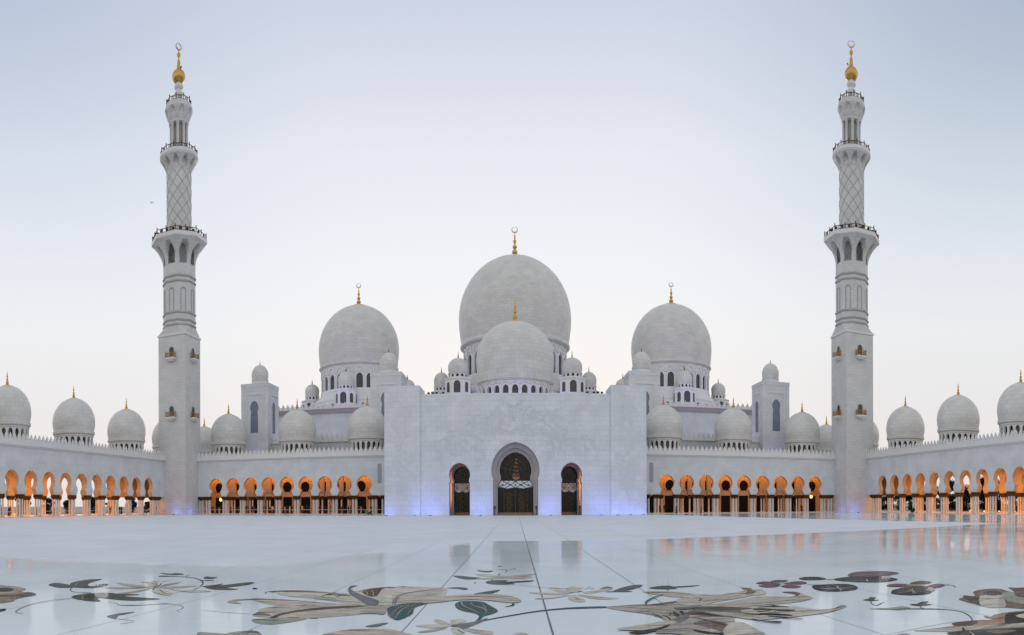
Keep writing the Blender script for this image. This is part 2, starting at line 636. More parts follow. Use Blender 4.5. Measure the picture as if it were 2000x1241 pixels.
def floor_sheet():
    """the courtyard paving as one fine sheet; 'honed' = 1 where the marble is dull, 0 where it is polished"""
    xs = np.concatenate([[-86, -75, -70, -60, -50], np.arange(-44, 44.1, 0.4), [50, 60, 70, 75, 86]])
    ys = np.concatenate([[-40, -10, 0, 4], np.arange(7, 62, 0.3), np.arange(62, 112, 1.5), [115, 120, 125, 130, 136]])
    X, Y = np.meshgrid(xs, ys)
    P = np.array(HONED)
    dmin = np.full(X.shape, 1e9)
    soft = np.zeros(X.shape)
    inside = np.zeros(X.shape, bool)
    for k in range(len(P)):
        a, b_ = P[k], P[(k + 1) % len(P)]
        d = b_ - a
        t = np.clip(((X - a[0]) * d[0] + (Y - a[1]) * d[1]) / (d @ d), 0, 1)
        q = np.hypot(X - a[0] - t * d[0], Y - a[1] - t * d[1])
        sv = 2.4 if k in (1, 2, 3, 4, 5) else (0.5 if k in (6, 7, 8, 9, 10, 11) else 1.5)
        soft = np.where(q < dmin, sv, soft)
        dmin = np.minimum(dmin, q)
        cr = ((a[1] > Y) != (b_[1] > Y)) & (X < (b_[0] - a[0]) * (Y - a[1]) / (b_[1] - a[1] + 1e-12) + a[0])
        inside ^= cr
    sd = np.where(inside, dmin, -dmin)
    h = np.clip(sd / soft + 0.5, 0, 1)
    h = h * h * (3 - 2 * h)
    nx, ny = len(xs), len(ys)
    v = np.stack([X.ravel(), Y.ravel(), np.zeros(X.size)], 1)
    i0 = (np.arange(ny - 1)[:, None] * nx + np.arange(nx - 1)[None]).ravel()
    f = np.stack([i0, i0 + 1, i0 + nx + 1, i0 + nx], 1)
    me = bpy.data.meshes.new('courtyard_floor')
    me.from_pydata(v.tolist(), [], f.tolist())
    at = me.attributes.new('honed', 'FLOAT', 'POINT')
    at.data.foreach_set('value', h.ravel().astype(np.float32))
    me.materials.append(M['floor'])
    return me


FLOOR = bpy.data.objects.new('courtyard_floor', floor_sheet())
C.objects.link(FLOOR)
tag(FLOOR, kind='structure')
mb = MB()
for k in range(-14, 15):
    x = 0.5 + 2.07 * k
    hw = {0: 0.014, -1: 0.007, 1: 0.006}.get(k, 0.003)
    mb.add([(x - hw, 2, 0.0035), (x + hw, 2, 0.0035), (x + hw, 96 if abs(k) < 2 else 30, 0.0035), (x - hw, 96 if abs(k) < 2 else 30, 0.0035)], [(0, 1, 2, 3)])
part('floor_joint', mb, simple('joint_grout', (0.10, 0.11, 0.12), 0.6), FLOOR)

# ------------------------------------------------------------------ arcades
S_SIDE, S_WING = 4.357, 4.05
Z_IMP, Z_ROOF, Z_CORN, Z_TOP = 3.72, 8.3, 11.5, 12.4


def column_meshes():
    a = MB()
    a.box(-0.25, 0.25, -0.25, 0.25, 0.0, 0.10)
    a.lathe([(0.24, 0.10), (0.25, 0.16), (0.19, 0.22), (0.165, 0.30), (0.165, 1.5), (0.15, 2.95), (0.19, 2.98), (0.19, 3.02)], 10)
    b = MB()
    b.lathe([(0.17, 2.95), (0.22, 3.0), (0.26, 3.08), (0.21, 3.14), (0.28, 3.32), (0.25, 3.36), (0.36, 3.56), (0.42, 3.62), (0.42, 3.72)], 10)
    for k in range(10):    # drooping palm leaves
        an = 2 * PI * k / 10
        ca, sa = cos(an), sin(an)
        b.add([(0.2 * ca - 0.06 * sa, 0.2 * sa + 0.06 * ca, 3.05), (0.2 * ca + 0.06 * sa, 0.2 * sa - 0.06 * ca, 3.05),
               (0.42 * ca + 0.09 * sa, 0.42 * sa - 0.09 * ca, 3.5), (0.48 * ca, 0.48 * sa, 3.36), (0.42 * ca - 0.09 * sa, 0.42 * sa + 0.09 * ca, 3.5)], [(0, 1, 2, 3, 4)])
    return a.mesh('column', [M['cream']]), b.mesh('capital', [M['capital']])


COL_ME, CAP_ME = column_meshes()


def merlons(mb, fn2, u0, u1, z, step=0.95, h=0.95, th=0.18):
    """fn2(u, z, d) -> world; leaf shaped merlons on a pierced kerb"""
    k = h / 0.95
    n = max(1, int(round((u1 - u0) / step)))
    st = (u1 - u0) / n
    base = notched(u0, u1, z, z + 0.34 * k, [[(u0 + (i + 1.0) * st - 0.10 * k, z), (u0 + (i + 1.0) * st - 0.12 * k, z + 0.14 * k), (u0 + (i + 1.0) * st, z + 0.27 * k), (u0 + (i + 1.0) * st + 0.12 * k, z + 0.14 * k), (u0 + (i + 1.0) * st + 0.10 * k, z)] for i in range(n - 1)])
    mb.prism(base, fn2)
    shape = [(-0.12, 0.34), (-0.25, 0.43), (-0.27, 0.54), (-0.19, 0.66), (-0.09, 0.76), (0, 1.02), (0.09, 0.76), (0.19, 0.66), (0.27, 0.54), (0.25, 0.43), (0.12, 0.34)]
    for i in range(n):
        c = u0 + (i + 0.5) * st
        mb.prism([(c + a * k, z + b * k) for a, b in shape], fn2)


def dome_meshes():
    sh = MB()
    sh.lathe([(3.62, 15.15), (3.95, 15.3), (4.02, 15.45), (3.96, 15.6), (4.02, 15.68), (3.98, 15.84), (3.84, 15.9)], 40)
    sh.lathe(egg(3.84, 4.08, 15.9, 17.6, 22.35), 40)
    dr = MB()
    n = 20
    st = 2 * PI / n
    for i in range(n):
        c = i * st
        dr.prism(notched(c - st / 2, c + st / 2, 12.5, 15.15, [archline(0.36, 12.5, 14.2, 14.75, 5, st / 1.16, c)]), cyl(0, 0, 3.66, 0.35))
    dr.lathe([(3.9, 12.3), (3.9, 12.52), (3.66, 12.55)], 40)
    dr.lathe([(3.72, 14.85), (3.8, 15.0), (3.72, 15.15)], 40)
    gl = MB()
    gl.lathe([(3.15, 12.3), (3.15, 15.2)], 30)
    f = finial_mb(2.5, 0.26, 0.85)
    return sh.mesh('dome', [M['dome']]), dr.mesh('drum', [M['plain']]), gl.mesh('window_band', [M['glass']]), f.mesh('finial', [M['gold']])


DOME_ME, DRUM_ME, GLZ_ME, FIN_ME = dome_meshes()


def add_dome(root, x, y, z=0, rz=0, s=1.0):
    L = root.location
    d = inst(DOME_ME, 'dome', root, (x - L.x, y - L.y, z), rz, (s, s, s) if s != 1 else None)
    inst(DRUM_ME, 'drum', d, (0, 0, 0))
    inst(GLZ_ME, 'window_band', d, (0, 0, 0))
    inst(FIN_ME, 'finial', d, (0, 0, 22.3))
    return d


def arcade(label, xf, centers, s, u0, u1, open_back, domes, dm, db, base):
    """xf(u, d, z) -> world; d runs away from the courtyard"""
    root = thing('arcade', label, 'arcade', base)
    lo, hi = min(centers), max(centers)

    def W(d0, th):
        return lambda u, z, d: xf(u, d0 + th * d, z)
    arch = lambda c: keyhole(1.54, 5.95, 7.62, 1.06, 4.6, 1.42, Z_IMP, c=c)
    wl = MB()
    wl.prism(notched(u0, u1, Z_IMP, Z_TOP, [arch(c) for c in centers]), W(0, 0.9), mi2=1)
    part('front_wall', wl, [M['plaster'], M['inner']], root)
    bk = MB()
    if open_back:
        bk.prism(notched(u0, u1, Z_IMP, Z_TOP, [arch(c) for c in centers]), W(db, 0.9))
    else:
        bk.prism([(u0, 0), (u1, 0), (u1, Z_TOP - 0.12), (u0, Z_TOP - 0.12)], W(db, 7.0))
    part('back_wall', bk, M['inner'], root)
    rf = MB()
    for d0, d1 in ((0.9, db),):
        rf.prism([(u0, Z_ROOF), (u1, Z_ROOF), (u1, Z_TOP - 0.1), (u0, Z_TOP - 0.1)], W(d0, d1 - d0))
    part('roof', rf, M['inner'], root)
    co_ = MB()
    co_.prism([(u0, Z_CORN), (u1, Z_CORN), (u1, Z_TOP), (u0, Z_TOP)], W(-0.5, 0.5))
    co_.prism([(u0, Z_CORN - 0.22), (u1, Z_CORN - 0.22), (u1, Z_CORN), (u0, Z_CORN)], W(-0.22, 0.22))
    part('cornice', co_, M['plain'], root)
    pp = MB()
    merlons(pp, lambda u, z, d: xf(u, -0.40 + 0.18 * d, z), u0, u1, Z_TOP)
    merlons(pp, lambda u, z, d: xf(u, (db + 0.7 if open_back else 12.8) + 0.18 * d, z), u0, u1, Z_TOP if open_back else Z_TOP - 0.12)
    part('parapet', pp, M['plain'], root)
    pl = MB()
    pl.prism([(u0, 0.001), (u1, 0.001), (u1, 0.10), (u0, 0.10)], lambda u, z, d: xf(u, -0.45 + (db + 1.8) * d, z))
    part('plinth', pl, M['cream'], root)
    piers = sorted(set([round(c - s / 2, 3) for c in centers] + [round(hi + s / 2, 3)]))
    L = root.location

    def put(u, d):
        p = xf(u, d, 0.10)
        o = inst(COL_ME, 'column', root, (p[0] - L.x, p[1] - L.y, p[2] - L.z))
        inst(CAP_ME, 'capital', o, (0, 0, -0.10 + 0.005))
    extra = [hi + s / 2 + 1.9] if open_back else [lo - s / 2 - 1.9, hi + s / 2 + 1.6]
    extra = [e for e in extra if u0 < e < u1]
    npart = 0
    for u in piers + extra:
        for du in (-0.31, 0.31):
            for d in (0.16, 0.74):
                put(u + du, d)
                npart += 1
    rest = MB()

    def bulk(u, d):
        p = xf(u, d, 0.10)
        rest.lathe([(0.24, 0.10), (0.165, 0.3), (0.15, 3.1)], 8, p[0], p[1], smooth=True)
        rest.lathe([(0.18, 3.12), (0.26, 3.3), (0.40, 3.6), (0.40, 3.72)], 8, p[0], p[1], mi=1)
    for i, u in enumerate(piers if open_back else sorted(centers)):
        for du in (-0.31, 0.31):
            for d in ((db + 0.16, db + 0.74) if open_back else (db - 0.30,)):
                if npart < 100:
                    put(u + du, d)
                    npart += 1
                else:
                    bulk(u + du, d)
    if rest.v:
        part('rear_columns', rest, [M['cream'], M['capital']], root, kind='stuff')
    if not open_back:
        for c in [p_ + 0.02 for p_ in piers]:
            dw = MB()
            dw.prism([(c - 1.0, 0.11), (c + 1.0, 0.11), (c + 1.0, 3.6), (c - 1.0, 3.6)], W(db - 0.06, 0.05))
            part('door', dw, M['void'], root)
            wm = MB()
            wm.prism(keyhole(1.0, 5.7, 6.85, 0.70, 4.75, 0.70, 4.7, c=c), W(db - 0.06, 0.05))
            fr = MB()
            o_, i_ = keyhole(1.25, 5.7, 7.15, 0.92, 4.72, 0.92, 4.62, c=c), keyhole(1.0, 5.7, 6.85, 0.70, 4.75, 0.70, 4.7, c=c)
            for k in range(len(o_) - 1):
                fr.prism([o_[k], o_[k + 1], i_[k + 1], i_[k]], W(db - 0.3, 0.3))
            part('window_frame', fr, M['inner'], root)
            part('window', wm, M['void'], root)
    for u in domes:
        p = xf(u, (db + 0.9) / 2 if open_back else 7.0, 0)
        add_dome(root, p[0], p[1])
    return root


XS, YW = 71.5, 121.0
side_c = [109.6 - S_SIDE * i for i in range(12)]
wing_c = [29.4 + S_WING * i for i in range(9)]
left_arc = arcade('long white arcade along the left edge of the courtyard with orange lit horseshoe arches', lambda u, d, z: (-XS - d, u, z), side_c, S_SIDE, 55.0, 135.0, True,
                  [57.8, 75.2, 92.8, 110.2, 127.6], 0, 11.0, (-XS, 95, 0))
right_arc = arcade('long white arcade along the right edge of the courtyard with dark trees behind its arches', lambda u, d, z: (XS + d, u, z), side_c, S_SIDE, 55.0, 135.0, True,
                   [57.8, 75.8, 92.4, 109.8, 127.6], 0, 11.0, (XS, 95, 0))
wing_l = arcade('arcade between the left minaret and the entrance block with a crowd under its arches', lambda u, d, z: (-u, YW + d, z), wing_c, S_WING, 22.9, 70.0, False,
                [30.4, 45.8, 62.1], 5.0, 6.0, (-45, YW, 0))
wing_r = arcade('arcade between the entrance block and the right minaret with nearly empty orange arches', lambda u, d, z: (u, YW + d, z), wing_c, S_WING, 22.9, 70.0, False,
                [30.4, 45.8, 62.1], 5.0, 6.0, (45, YW, 0))
for rt, sx in ((wing_l, -1), (wing_r, 1)):
    mb = MB()
    mb.box(sx * 26.3 - 0.38, sx * 26.3 + 0.38, YW - 0.05, YW - 0.002, 6.1, 9.9)
    part('wall_panel', mb, simple('grey_panel', (0.30, 0.33, 0.36), 0.5), rt)
# domes of the row that carries on behind the minarets and behind the outer turrets
for sx in (-1, 1):
    rear = thing('rear_arcade', 'low white roof with egg domes half hidden behind the %s minaret' % ('left' if sx < 0 else 'right'), 'arcade', (sx * 78.5, 150, 0))
    mb = MB()
    mb.box(sx * 77.5 - 6, sx * 77.5 + 6, 136.5, 166, 0, 12.4)
    part('wall', mb, M['plaster'], rear)
    pp = MB()
    merlons(pp, frame((0, 136.5, 0), (1, 0, 0), (0, 1, 0), 0.18), sx * 77.5 - 6, sx * 77.5 + 6, 12.4)
    merlons(pp, frame((sx * 71.5, 0, 0), (0, 1, 0), (sx, 0, 0), 0.18), 137, 166, 12.4)
    part('parapet', pp, M['plain'], rear)
    add_dome(rear, sx * 77.45, 145.2)
    add_dome(rear, sx * 66, 152, 3.4)
    mb = MB()
    mb.box(sx * 66 - 5, sx * 66 + 5, 147, 157, 0, 15.75)
    part('dome_base', mb, M['plaster'], rear)

# warm lamp strips under the arcade ceilings (the arcades are lit in the photograph)
for sx in (-1, 1):
    area('arcade_lamp', (sx * (XS + 5.9), 88, 8.2), (0, 0, 0), 1.2, 58, 4800, ORANGE)
    for d in (1.9, 5.0):
        area('arcade_lamp', (sx * 46, YW + d, 8.2), (0, 0, 0), 44, 0.4, 840, ORANGE)
for rt, sx in ((wing_l, -1), (wing_r, 1)):
    L = rt.location
    for k, offs in ((1, (-0.72, 0.72)), (2, (-0.66, 0.66)), (5, (0.15,)), (6, (0.0,)), (7, (0.1,))):
        for o_ in offs:
            c = wing_c[k] * (YW + 3.5) / (YW + 0.45) + o_
            w_ = 0.62 if len(offs) == 1 else 0.42
            b = MB()
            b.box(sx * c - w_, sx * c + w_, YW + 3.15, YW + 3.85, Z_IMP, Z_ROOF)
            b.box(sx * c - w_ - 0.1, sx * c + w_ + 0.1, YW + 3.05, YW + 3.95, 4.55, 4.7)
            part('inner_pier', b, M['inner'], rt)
            for du in ((-0.3, 0.3) if len(offs) == 1 else (0,)):
                o = inst(COL_ME, 'column', rt, (sx * c + du - L.x, YW + 3.5 - L.y, 0.10))
                inst(CAP_ME, 'capital', o, (0, 0, -0.095))

# ------------------------------------------------------------------ minarets


def octa(r, rot=PI / 8):
    R = r / cos(PI / 8)
    return [(R * cos(rot + PI / 4 * k), R * sin(rot + PI / 4 * k)) for k in range(8)]


def ring_prism(mb, poly, z0, z1, mi=0):
    n = len(poly)
    v = [(x, y, z0) for x, y in poly] + [(x, y, z1) for x, y in poly]
    fs = [list(range(n))[::-1], list(range(n, 2 * n))] + [(i, (i + 1) % n, n + (i + 1) % n, n + i) for i in range(n)]
    return mb.add(v, fs, mi=mi)


def flare(mb, nside, r0, r1, z0, z1, polygonal, wn=0.66, tz=0.82, res=14, depth=1.0, curve=2.2, rot=0.0):
    """gallery support: a flaring body with pointed niches cut back to the shaft"""
    for k in range(nside):
        a0 = rot + 2 * PI * (k - 0.5) / nside
        grid, nu, nv = [], res, res
        for j in range(nv + 1):
            t = j / nv
            rf = r0 + (r1 - r0) * (0.12 * t + 0.88 * t ** curve)
            for i in range(nu + 1):
                u = i / nu
                q = 2 * u - 1
                if t < tz:
                    hw = wn * (1 - (t / tz) ** 3.2) ** 0.6
                else:
                    hw = -1
                rr = r0 + (rf - r0) * (1 - depth) if abs(q) < hw else rf
                a = a0 + 2 * PI / nside * u
                if polygonal:
                    dlt = a - (a0 + PI / nside)
                    rr = rr / cos(dlt)
                grid.append((rr * cos(a), rr * sin(a), z0 + (z1 - z0) * t))
        fs = []
        for j in range(nv):
            for i in range(nu):
                b = j * (nu + 1) + i
                fs.append((b, b + 1, b + nu + 2, b + nu + 1))
        mb.add(grid, fs)


def railing(mb, poly, z, h=1.15, per=1):
    n = len(poly)
    for i in range(n):
        a, b = poly[i], poly[(i + 1) % n]
        for zz in (z + 0.12, z + h * 0.78):
            mb.tube([(a[0], a[1], zz), (b[0], b[1], zz)], 0.075, 5)
        m = max(1, per)
        for k in range(m):
            t = k / m
            x, y = a[0] + (b[0] - a[0]) * t, a[1] + (b[1] - a[1]) * t
            mb.tube([(x, y, z), (x, y, z + h * 0.95), (x, y, z + h * 1.1), (x, y, z + h * 1.3)], [0.11, 0.11, 0.14, 0.01], 6)
            # scroll panel between the posts
            x2, y2 = a[0] + (b[0] - a[0]) * (t + 0.5 / m), a[1] + (b[1] - a[1]) * (t + 0.5 / m)
            dx, dy = (b[0] - a[0]) / m, (b[1] - a[1]) / m
            L = math.hypot(dx, dy)
            dx, dy = dx / L, dy / L
            rr = min(0.30 * h, 0.33 * L)
            ringp = [(x2 + dx * rr * cos(q), y2 + dy * rr * cos(q), z + 0.45 * h + rr * sin(q)) for q in [2 * PI * s / 8 for s in range(9)]]
            mb.tube(ringp, 0.075, 4)
            mb.tube([(x2, y2, z + 0.12), (x2, y2, z + 0.8 * h)], 0.07, 4)


def build_minaret(label, loc, cres_ang):
    R = thing('minaret', label, 'minaret', loc)
    P = lambda n, mb, m: part(n, mb, m, R, world=False)
    b = MB()
    b.box(-3.3, 3.3, -3.3, 3.3, 0.0, 38.0)
    b.box(-3.36, 3.36, -3.36, 3.36, 0.0, 1.1)
    P('square_shaft', b, M['shaft'])
    b = MB()
    b.box(-3.46, 3.46, -3.46, 3.46, 38.003, 38.4)
    P('ledge', b, M['plain'])
    # square to octagon
    b = MB()
    oc = octa(3.25)
    q = 3.3
    sq = []
    for x, y in oc:
        sq.append((q if x > 0 else -q, q if y > 0 else -q))
    for i in range(8):
        j = (i + 1) % 8
        v = [(*sq[i], 38.4), (*sq[j], 38.4), (*oc[j], 40.2), (*oc[i], 40.2)]
        if sq[i] == sq[j]:
            b.add([v[0], v[2], v[3]], [(0, 1, 2)])
        else:
            b.add(v, [(0, 1, 2, 3)])
    P('chamfer', b, M['shaft'])
    b = MB()
    ring_prism(b, octa(3.25), 40.2, 58.0)
    P('octagonal_shaft', b, M['shaft'])
    for z in (40.2, 41.2, 42.8, 49.5, 50.6):
        b = MB()
        ring_prism(b, octa(3.42), z, z + 0.28)
        ring_prism(b, octa(3.34), z - 0.14, z)
        P('band', b, M['lattice'])
    for k in range(8):
        a = PI / 4 * k
        fn = frame((3.27 * cos(a), 3.27 * sin(a), 0), (-sin(a), cos(a), 0), (cos(a), sin(a), 0), 0.07)
        b = MB()
        o_ = archline(0.58, 43.3, 47.6, 48.3, 6)
        i_ = archline(0.42, 43.3, 47.5, 48.05, 6)
        for i in range(len(o_) - 1):
            b.prism([o_[i], o_[i + 1], i_[i + 1], i_[i]], fn)
        P('blind_arch', b, M['lattice'])
    b = MB()
    flare(b, 8, 3.25, 5.42, 53.4, 58.2, True, wn=0.70, tz=0.90, res=20, depth=1.0)
    P('lower_gallery', b, M['shaft'])
    b = MB()
    ring_prism(b, octa(5.5), 58.2, 58.35)
    ring_prism(b, octa(5.62), 58.35, 59.2)
    P('lower_platform', b, M['plain'])
    b = MB()
    railing(b, octa(5.42), 59.2, 1.15, 2)
    P('lower_railing', b, M['bronze'])
    b = MB()
    b.lathe([(2.65, 59.2), (2.65, 74.2)], 36)
    P('round_shaft', b, M['shaft'])
    lt = MB()
    for sgn in (-1, 1):
        for k in range(8):
            a0 = 2 * PI * k / 8
            pts = [((2.66) * cos(a0 + sgn * t * 4.0), 2.66 * sin(a0 + sgn * t * 4.0), 59.3 + 14.9 * t) for t in [i / 30 for i in range(31)]]
            lt.tube(pts, 0.062, 4)
    P('diamond_lattice', lt, M['lattice'])
    b = MB()
    flare(b, 10, 2.65, 4.0, 73.4, 76.6, False, wn=0.66, tz=0.92, curve=1.6, res=16, depth=1.0)
    P('middle_gallery', b, M['shaft'])
    b = MB()
    b.lathe([(3.0, 76.6), (4.02, 76.6), (4.02, 76.8), (4.14, 76.85), (4.14, 77.6), (0.1, 77.6)], 36)
    P('middle_platform', b, M['plain'])
    b = MB()
    railing(b, [(3.95 * cos(2 * PI * k / 14), 3.95 * sin(2 * PI * k / 14)) for k in range(14)], 77.6, 1.05, 1)
    P('middle_railing', b, M['bronze'])
    b = MB()
    b.lathe([(1.15, 77.6), (1.15, 86)], 20)
    P('core', b, M['lattice'])
    for k in range(8):
        a = 2 * PI * (k + 0.5) / 8
        b = MB()
        b.lathe([(0.42, 77.6), (0.42, 77.9), (0.31, 78.1), (0.29, 83.9), (0.36, 84.0), (0.46, 84.5), (0.46, 84.8)], 10, 1.72 * cos(a), 1.72 * sin(a))
        P('column', b, M['shaft'])
    b = MB()
    b.lathe([(0.5, 84.3), (2.05, 84.35), (2.1, 84.8)], 32)
    flare(b, 8, 2.1, 3.0, 84.8, 87.3, False, wn=0.55, tz=0.97, curve=0.75, depth=0.45, res=12)
    b.lathe([(3.0, 87.3), (2.95, 87.9), (2.78, 88.5), (0.1, 88.55)], 32)
    P('top_gallery', b, M['shaft'])
    b = MB()
    railing(b, [(2.65 * cos(2 * PI * k / 10), 2.65 * sin(2 * PI * k / 10)) for k in range(10)], 88.5, 1.15, 1)
    P('top_railing', b, M['bronze'])
    b = MB()
    b.lathe([(0.9, 88.5), (0.72, 89.6), (0.66, 90.2), (0.9, 90.8), (0.98, 91.1), (0.9, 91.4), (0.62, 91.7), (0.6, 92.0), (0.92, 92.4), (0.98, 92.7), (0.9, 93.0), (0.6, 93.4), (0.6, 93.7)], 20)
    P('lantern', b, M['plain'])
    b = MB()
    b.lathe([(0.62, 93.5), (1.05, 93.8), (1.35, 94.4), (1.45, 94.9), (1.38, 95.4), (1.05, 96.0), (0.6, 96.4), (0.42, 96.8), (0.33, 98.2), (0.26, 98.5), (0.12, 98.8), (0.16, 99.0), (0.38, 99.4), (0.42, 99.7), (0.32, 100.0), (0.1, 100.25), (0.06, 100.7)], 20)
    fo = P('finial', b, M['gold'])
    b = MB()
    crescent(b, 101.45, 0.78, cres_ang, 0.10, 0)
    part('crescent', b, M['steel'], fo, world=False)
    # bronze balconies
    for (ox, oy, ux, uy) in ((0, -1, 1, 0), (1, 0, 0, 1), (-1, 0, 0, -1)):
        for z in (20.6, 33.2):
            o3, u3, n3 = Vector((ox * 3.3, oy * 3.3, 0)), Vector((ux, uy, 0)), Vector((ox, oy, 0))
            T = lambda u, d, zz: tuple(o3 + u3 * u + n3 * d + Vector((0, 0, zz)))
            b = MB()
            for (w0, d0, z0, z1) in ((1.05, 0.95, z - 0.32, z), (0.92, 0.8, z - 0.5, z - 0.32), (0.72, 0.6, z - 0.72, z - 0.5)):
                vs = [T(u, d, zz) for zz in (z0, z1) for u, d in ((-w0, 0), (w0, 0), (w0, d0), (-w0, d0))]
                b.add(vs, [(0, 3, 2, 1), (4, 5, 6, 7), (0, 1, 5, 4), (1, 2, 6, 5), (2, 3, 7, 6), (3, 0, 4, 7)])
            bo = P('balcony', b, M['plain'])
            b = MB()
            cor = [(-0.98, 0.06), (-0.98, 0.88), (0.98, 0.88), (0.98, 0.06)]
            for i in range(3):
                (a0, b0), (a1, b1) = cor[i], cor[i + 1]
                for zz in (0.12, 0.95):
                    b.tube([T(a0, b0, z + zz), T(a1, b1, z + zz)], 0.05, 5)
                n_ = 3 if i != 1 else 6
                for k in range(n_ + 1):
                    t = k / n_
                    u, d = a0 + (a1 - a0) * t, b0 + (b1 - b0) * t
                    end = k in (0, n_)
                    b.tube([T(u, d, z), T(u, d, z + (1.1 if end else 0.95)), T(u, d, z + (1.45 if end else 1.0))], [0.075 if end else 0.05, 0.075 if end else 0.05, 0.01], 5)
            part('railing', b, M['brass'], bo, world=False)
            b = MB()
            b.prism(archline(0.5, z, z + 1.7, z + 2.35, 6), lambda u, zz, d: T(u, 0.02 + 0.03 * d, zz))
            part('doorway', b, M['glass'], bo, world=False)
            b = MB()
            o_ = archline(0.62, z, z + 1.75, z + 2.5, 6)
            i_ = archline(0.5, z, z + 1.7, z + 2.35, 6)
            for i in range(len(o_) - 1):
                b.prism([o_[i], o_[i + 1], i_[i + 1], i_[i]], lambda u, zz, d: T(u, 0.005 + 0.09 * d, zz))
            part('door_frame', b, M['lattice'], bo, world=False)
    return R


XM, YM = 69.5, 118.8
min_l = build_minaret('tall white minaret at the left corner of the courtyard with gold onion finial', (-69.4, YM, 0), 1.15)
min_r = copy_tree(min_l)
min_r.location = (69.7, YM, 0)
min_r['label'] = 'tall white minaret at the right corner of the courtyard with gold onion finial'
for ch in min_r.children:
    if ch.name.startswith('finial'):
        for g in ch.children:
            g.rotation_euler = (0, 0, -0.45 - 1.15)

# floodlights behind the lower railing
fl = MB()
fl.box(-0.09, 0.09, -0.05, 0.05, 0.0, 0.5)
fl.lathe([(0.02, 0.5), (0.26, 0.55), (0.3, 0.8), (0.24, 1.0), (0.02, 1.05)], 10)
FL_ME = fl.mesh('floodlight', [M['blackmetal']])
for sx, side in ((-1, 'left'), (1, 'right')):
    for k in range(11):
        a = -PI / 2 + (k - 5) * 0.30
        o = bpy.data.objects.new('floodlight', FL_ME)
        C.objects.link(o)
        o.location = (sx * XM + 5.0 * cos(a), YM + 5.0 * sin(a), 59.2)
        tag(o, 'round black floodlight behind the lower bronze railing of the %s minaret' % side, 'floodlight', group='floodlights on the %s minaret' % side)

# ------------------------------------------------------------------ entrance block
YF = 108.0
ENT = thing('entrance_block', 'broad white marble entrance block with three arched doorways and its own egg dome', 'entrance building', (0, YF, 0))
WFR = lambda y, th: frame((0, y, 0), (1, 0, 0), (0, 1, 0), th)
big_o = keyhole(4.1, 7.7, 12.45, 3.75, 6.2, 3.85, 6.1, 14)
big_o = [(-3.85, 0)] + big_o + [(3.85, 0)]


def small_door(c, r=1.80):
    k = keyhole(r, 6.95, 9.0, 1.62, 5.7, 1.76, 5.6, 12, c=c)
    return [(c - 1.76, 0)] + k + [(c + 1.76, 0)]


DX = 9.55
b = MB()
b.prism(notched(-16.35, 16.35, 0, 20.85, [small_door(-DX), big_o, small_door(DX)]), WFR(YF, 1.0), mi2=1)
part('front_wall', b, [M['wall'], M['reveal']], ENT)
for sx in (-1, 1):
    b = MB()
    b.box(sx * 19.45 - 3.1, sx * 19.45 + 3.1, YF - 0.3, YF + 6.0, 0, 22.35)
    part('pylon', b, M['wall'], ENT)
b = MB()
b.box(-22.5, 22.5, YF + 6.003, YF + 24, 14, 20.4)
b.box(-22.5, -14.5, YF + 6.003, YF + 24, 0, 13.997)
b.box(14.5, 22.5, YF + 6.003, YF + 24, 0, 13.997)
b.box(-16.34, 16.34, YF + 1.0, YF + 6.0, 14, 20.4)
part('rear_wall', b, M['wall'], ENT)
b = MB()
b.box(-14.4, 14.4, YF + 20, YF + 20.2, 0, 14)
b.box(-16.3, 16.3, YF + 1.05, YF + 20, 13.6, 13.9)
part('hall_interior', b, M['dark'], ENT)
for x0, x1 in ((-16.3, -11.4), (-7.7, -4.0), (4.0, 7.7), (11.4, 16.3)):
    b = MB()
    b.box(x0, x1, YF - 0.05, YF - 0.003, 1.35, 1.47)
    part('string_course', b, M['plain'], ENT)
for sx in (-1, 1):
    b = MB()
    b.box(sx * 19.45 - 3.14, sx * 19.45 + 3.14, YF - 0.35, YF - 0.303, 1.35, 1.47)
    part('string_course', b, M['plain'], ENT)
    b = MB()
    b.box(sx * 4.75 - 0.95, sx * 4.75 + 0.95, YF - 0.06, YF - 0.003, 6.0, 6.2)
    part('impost_moulding', b, M['plain'], ENT)


def reveal(mb, outer, inner, y0, y1, mi=0):
    n = len(outer)
    for i in range(n - 1):
        mb.add([(outer[i][0], y0, outer[i][1]), (outer[i + 1][0], y0, outer[i + 1][1]), (inner[i + 1][0], y1, inner[i + 1][1]), (inner[i][0], y1, inner[i][1])], [(0, 1, 2, 3)], smooth=False, mi=mi)


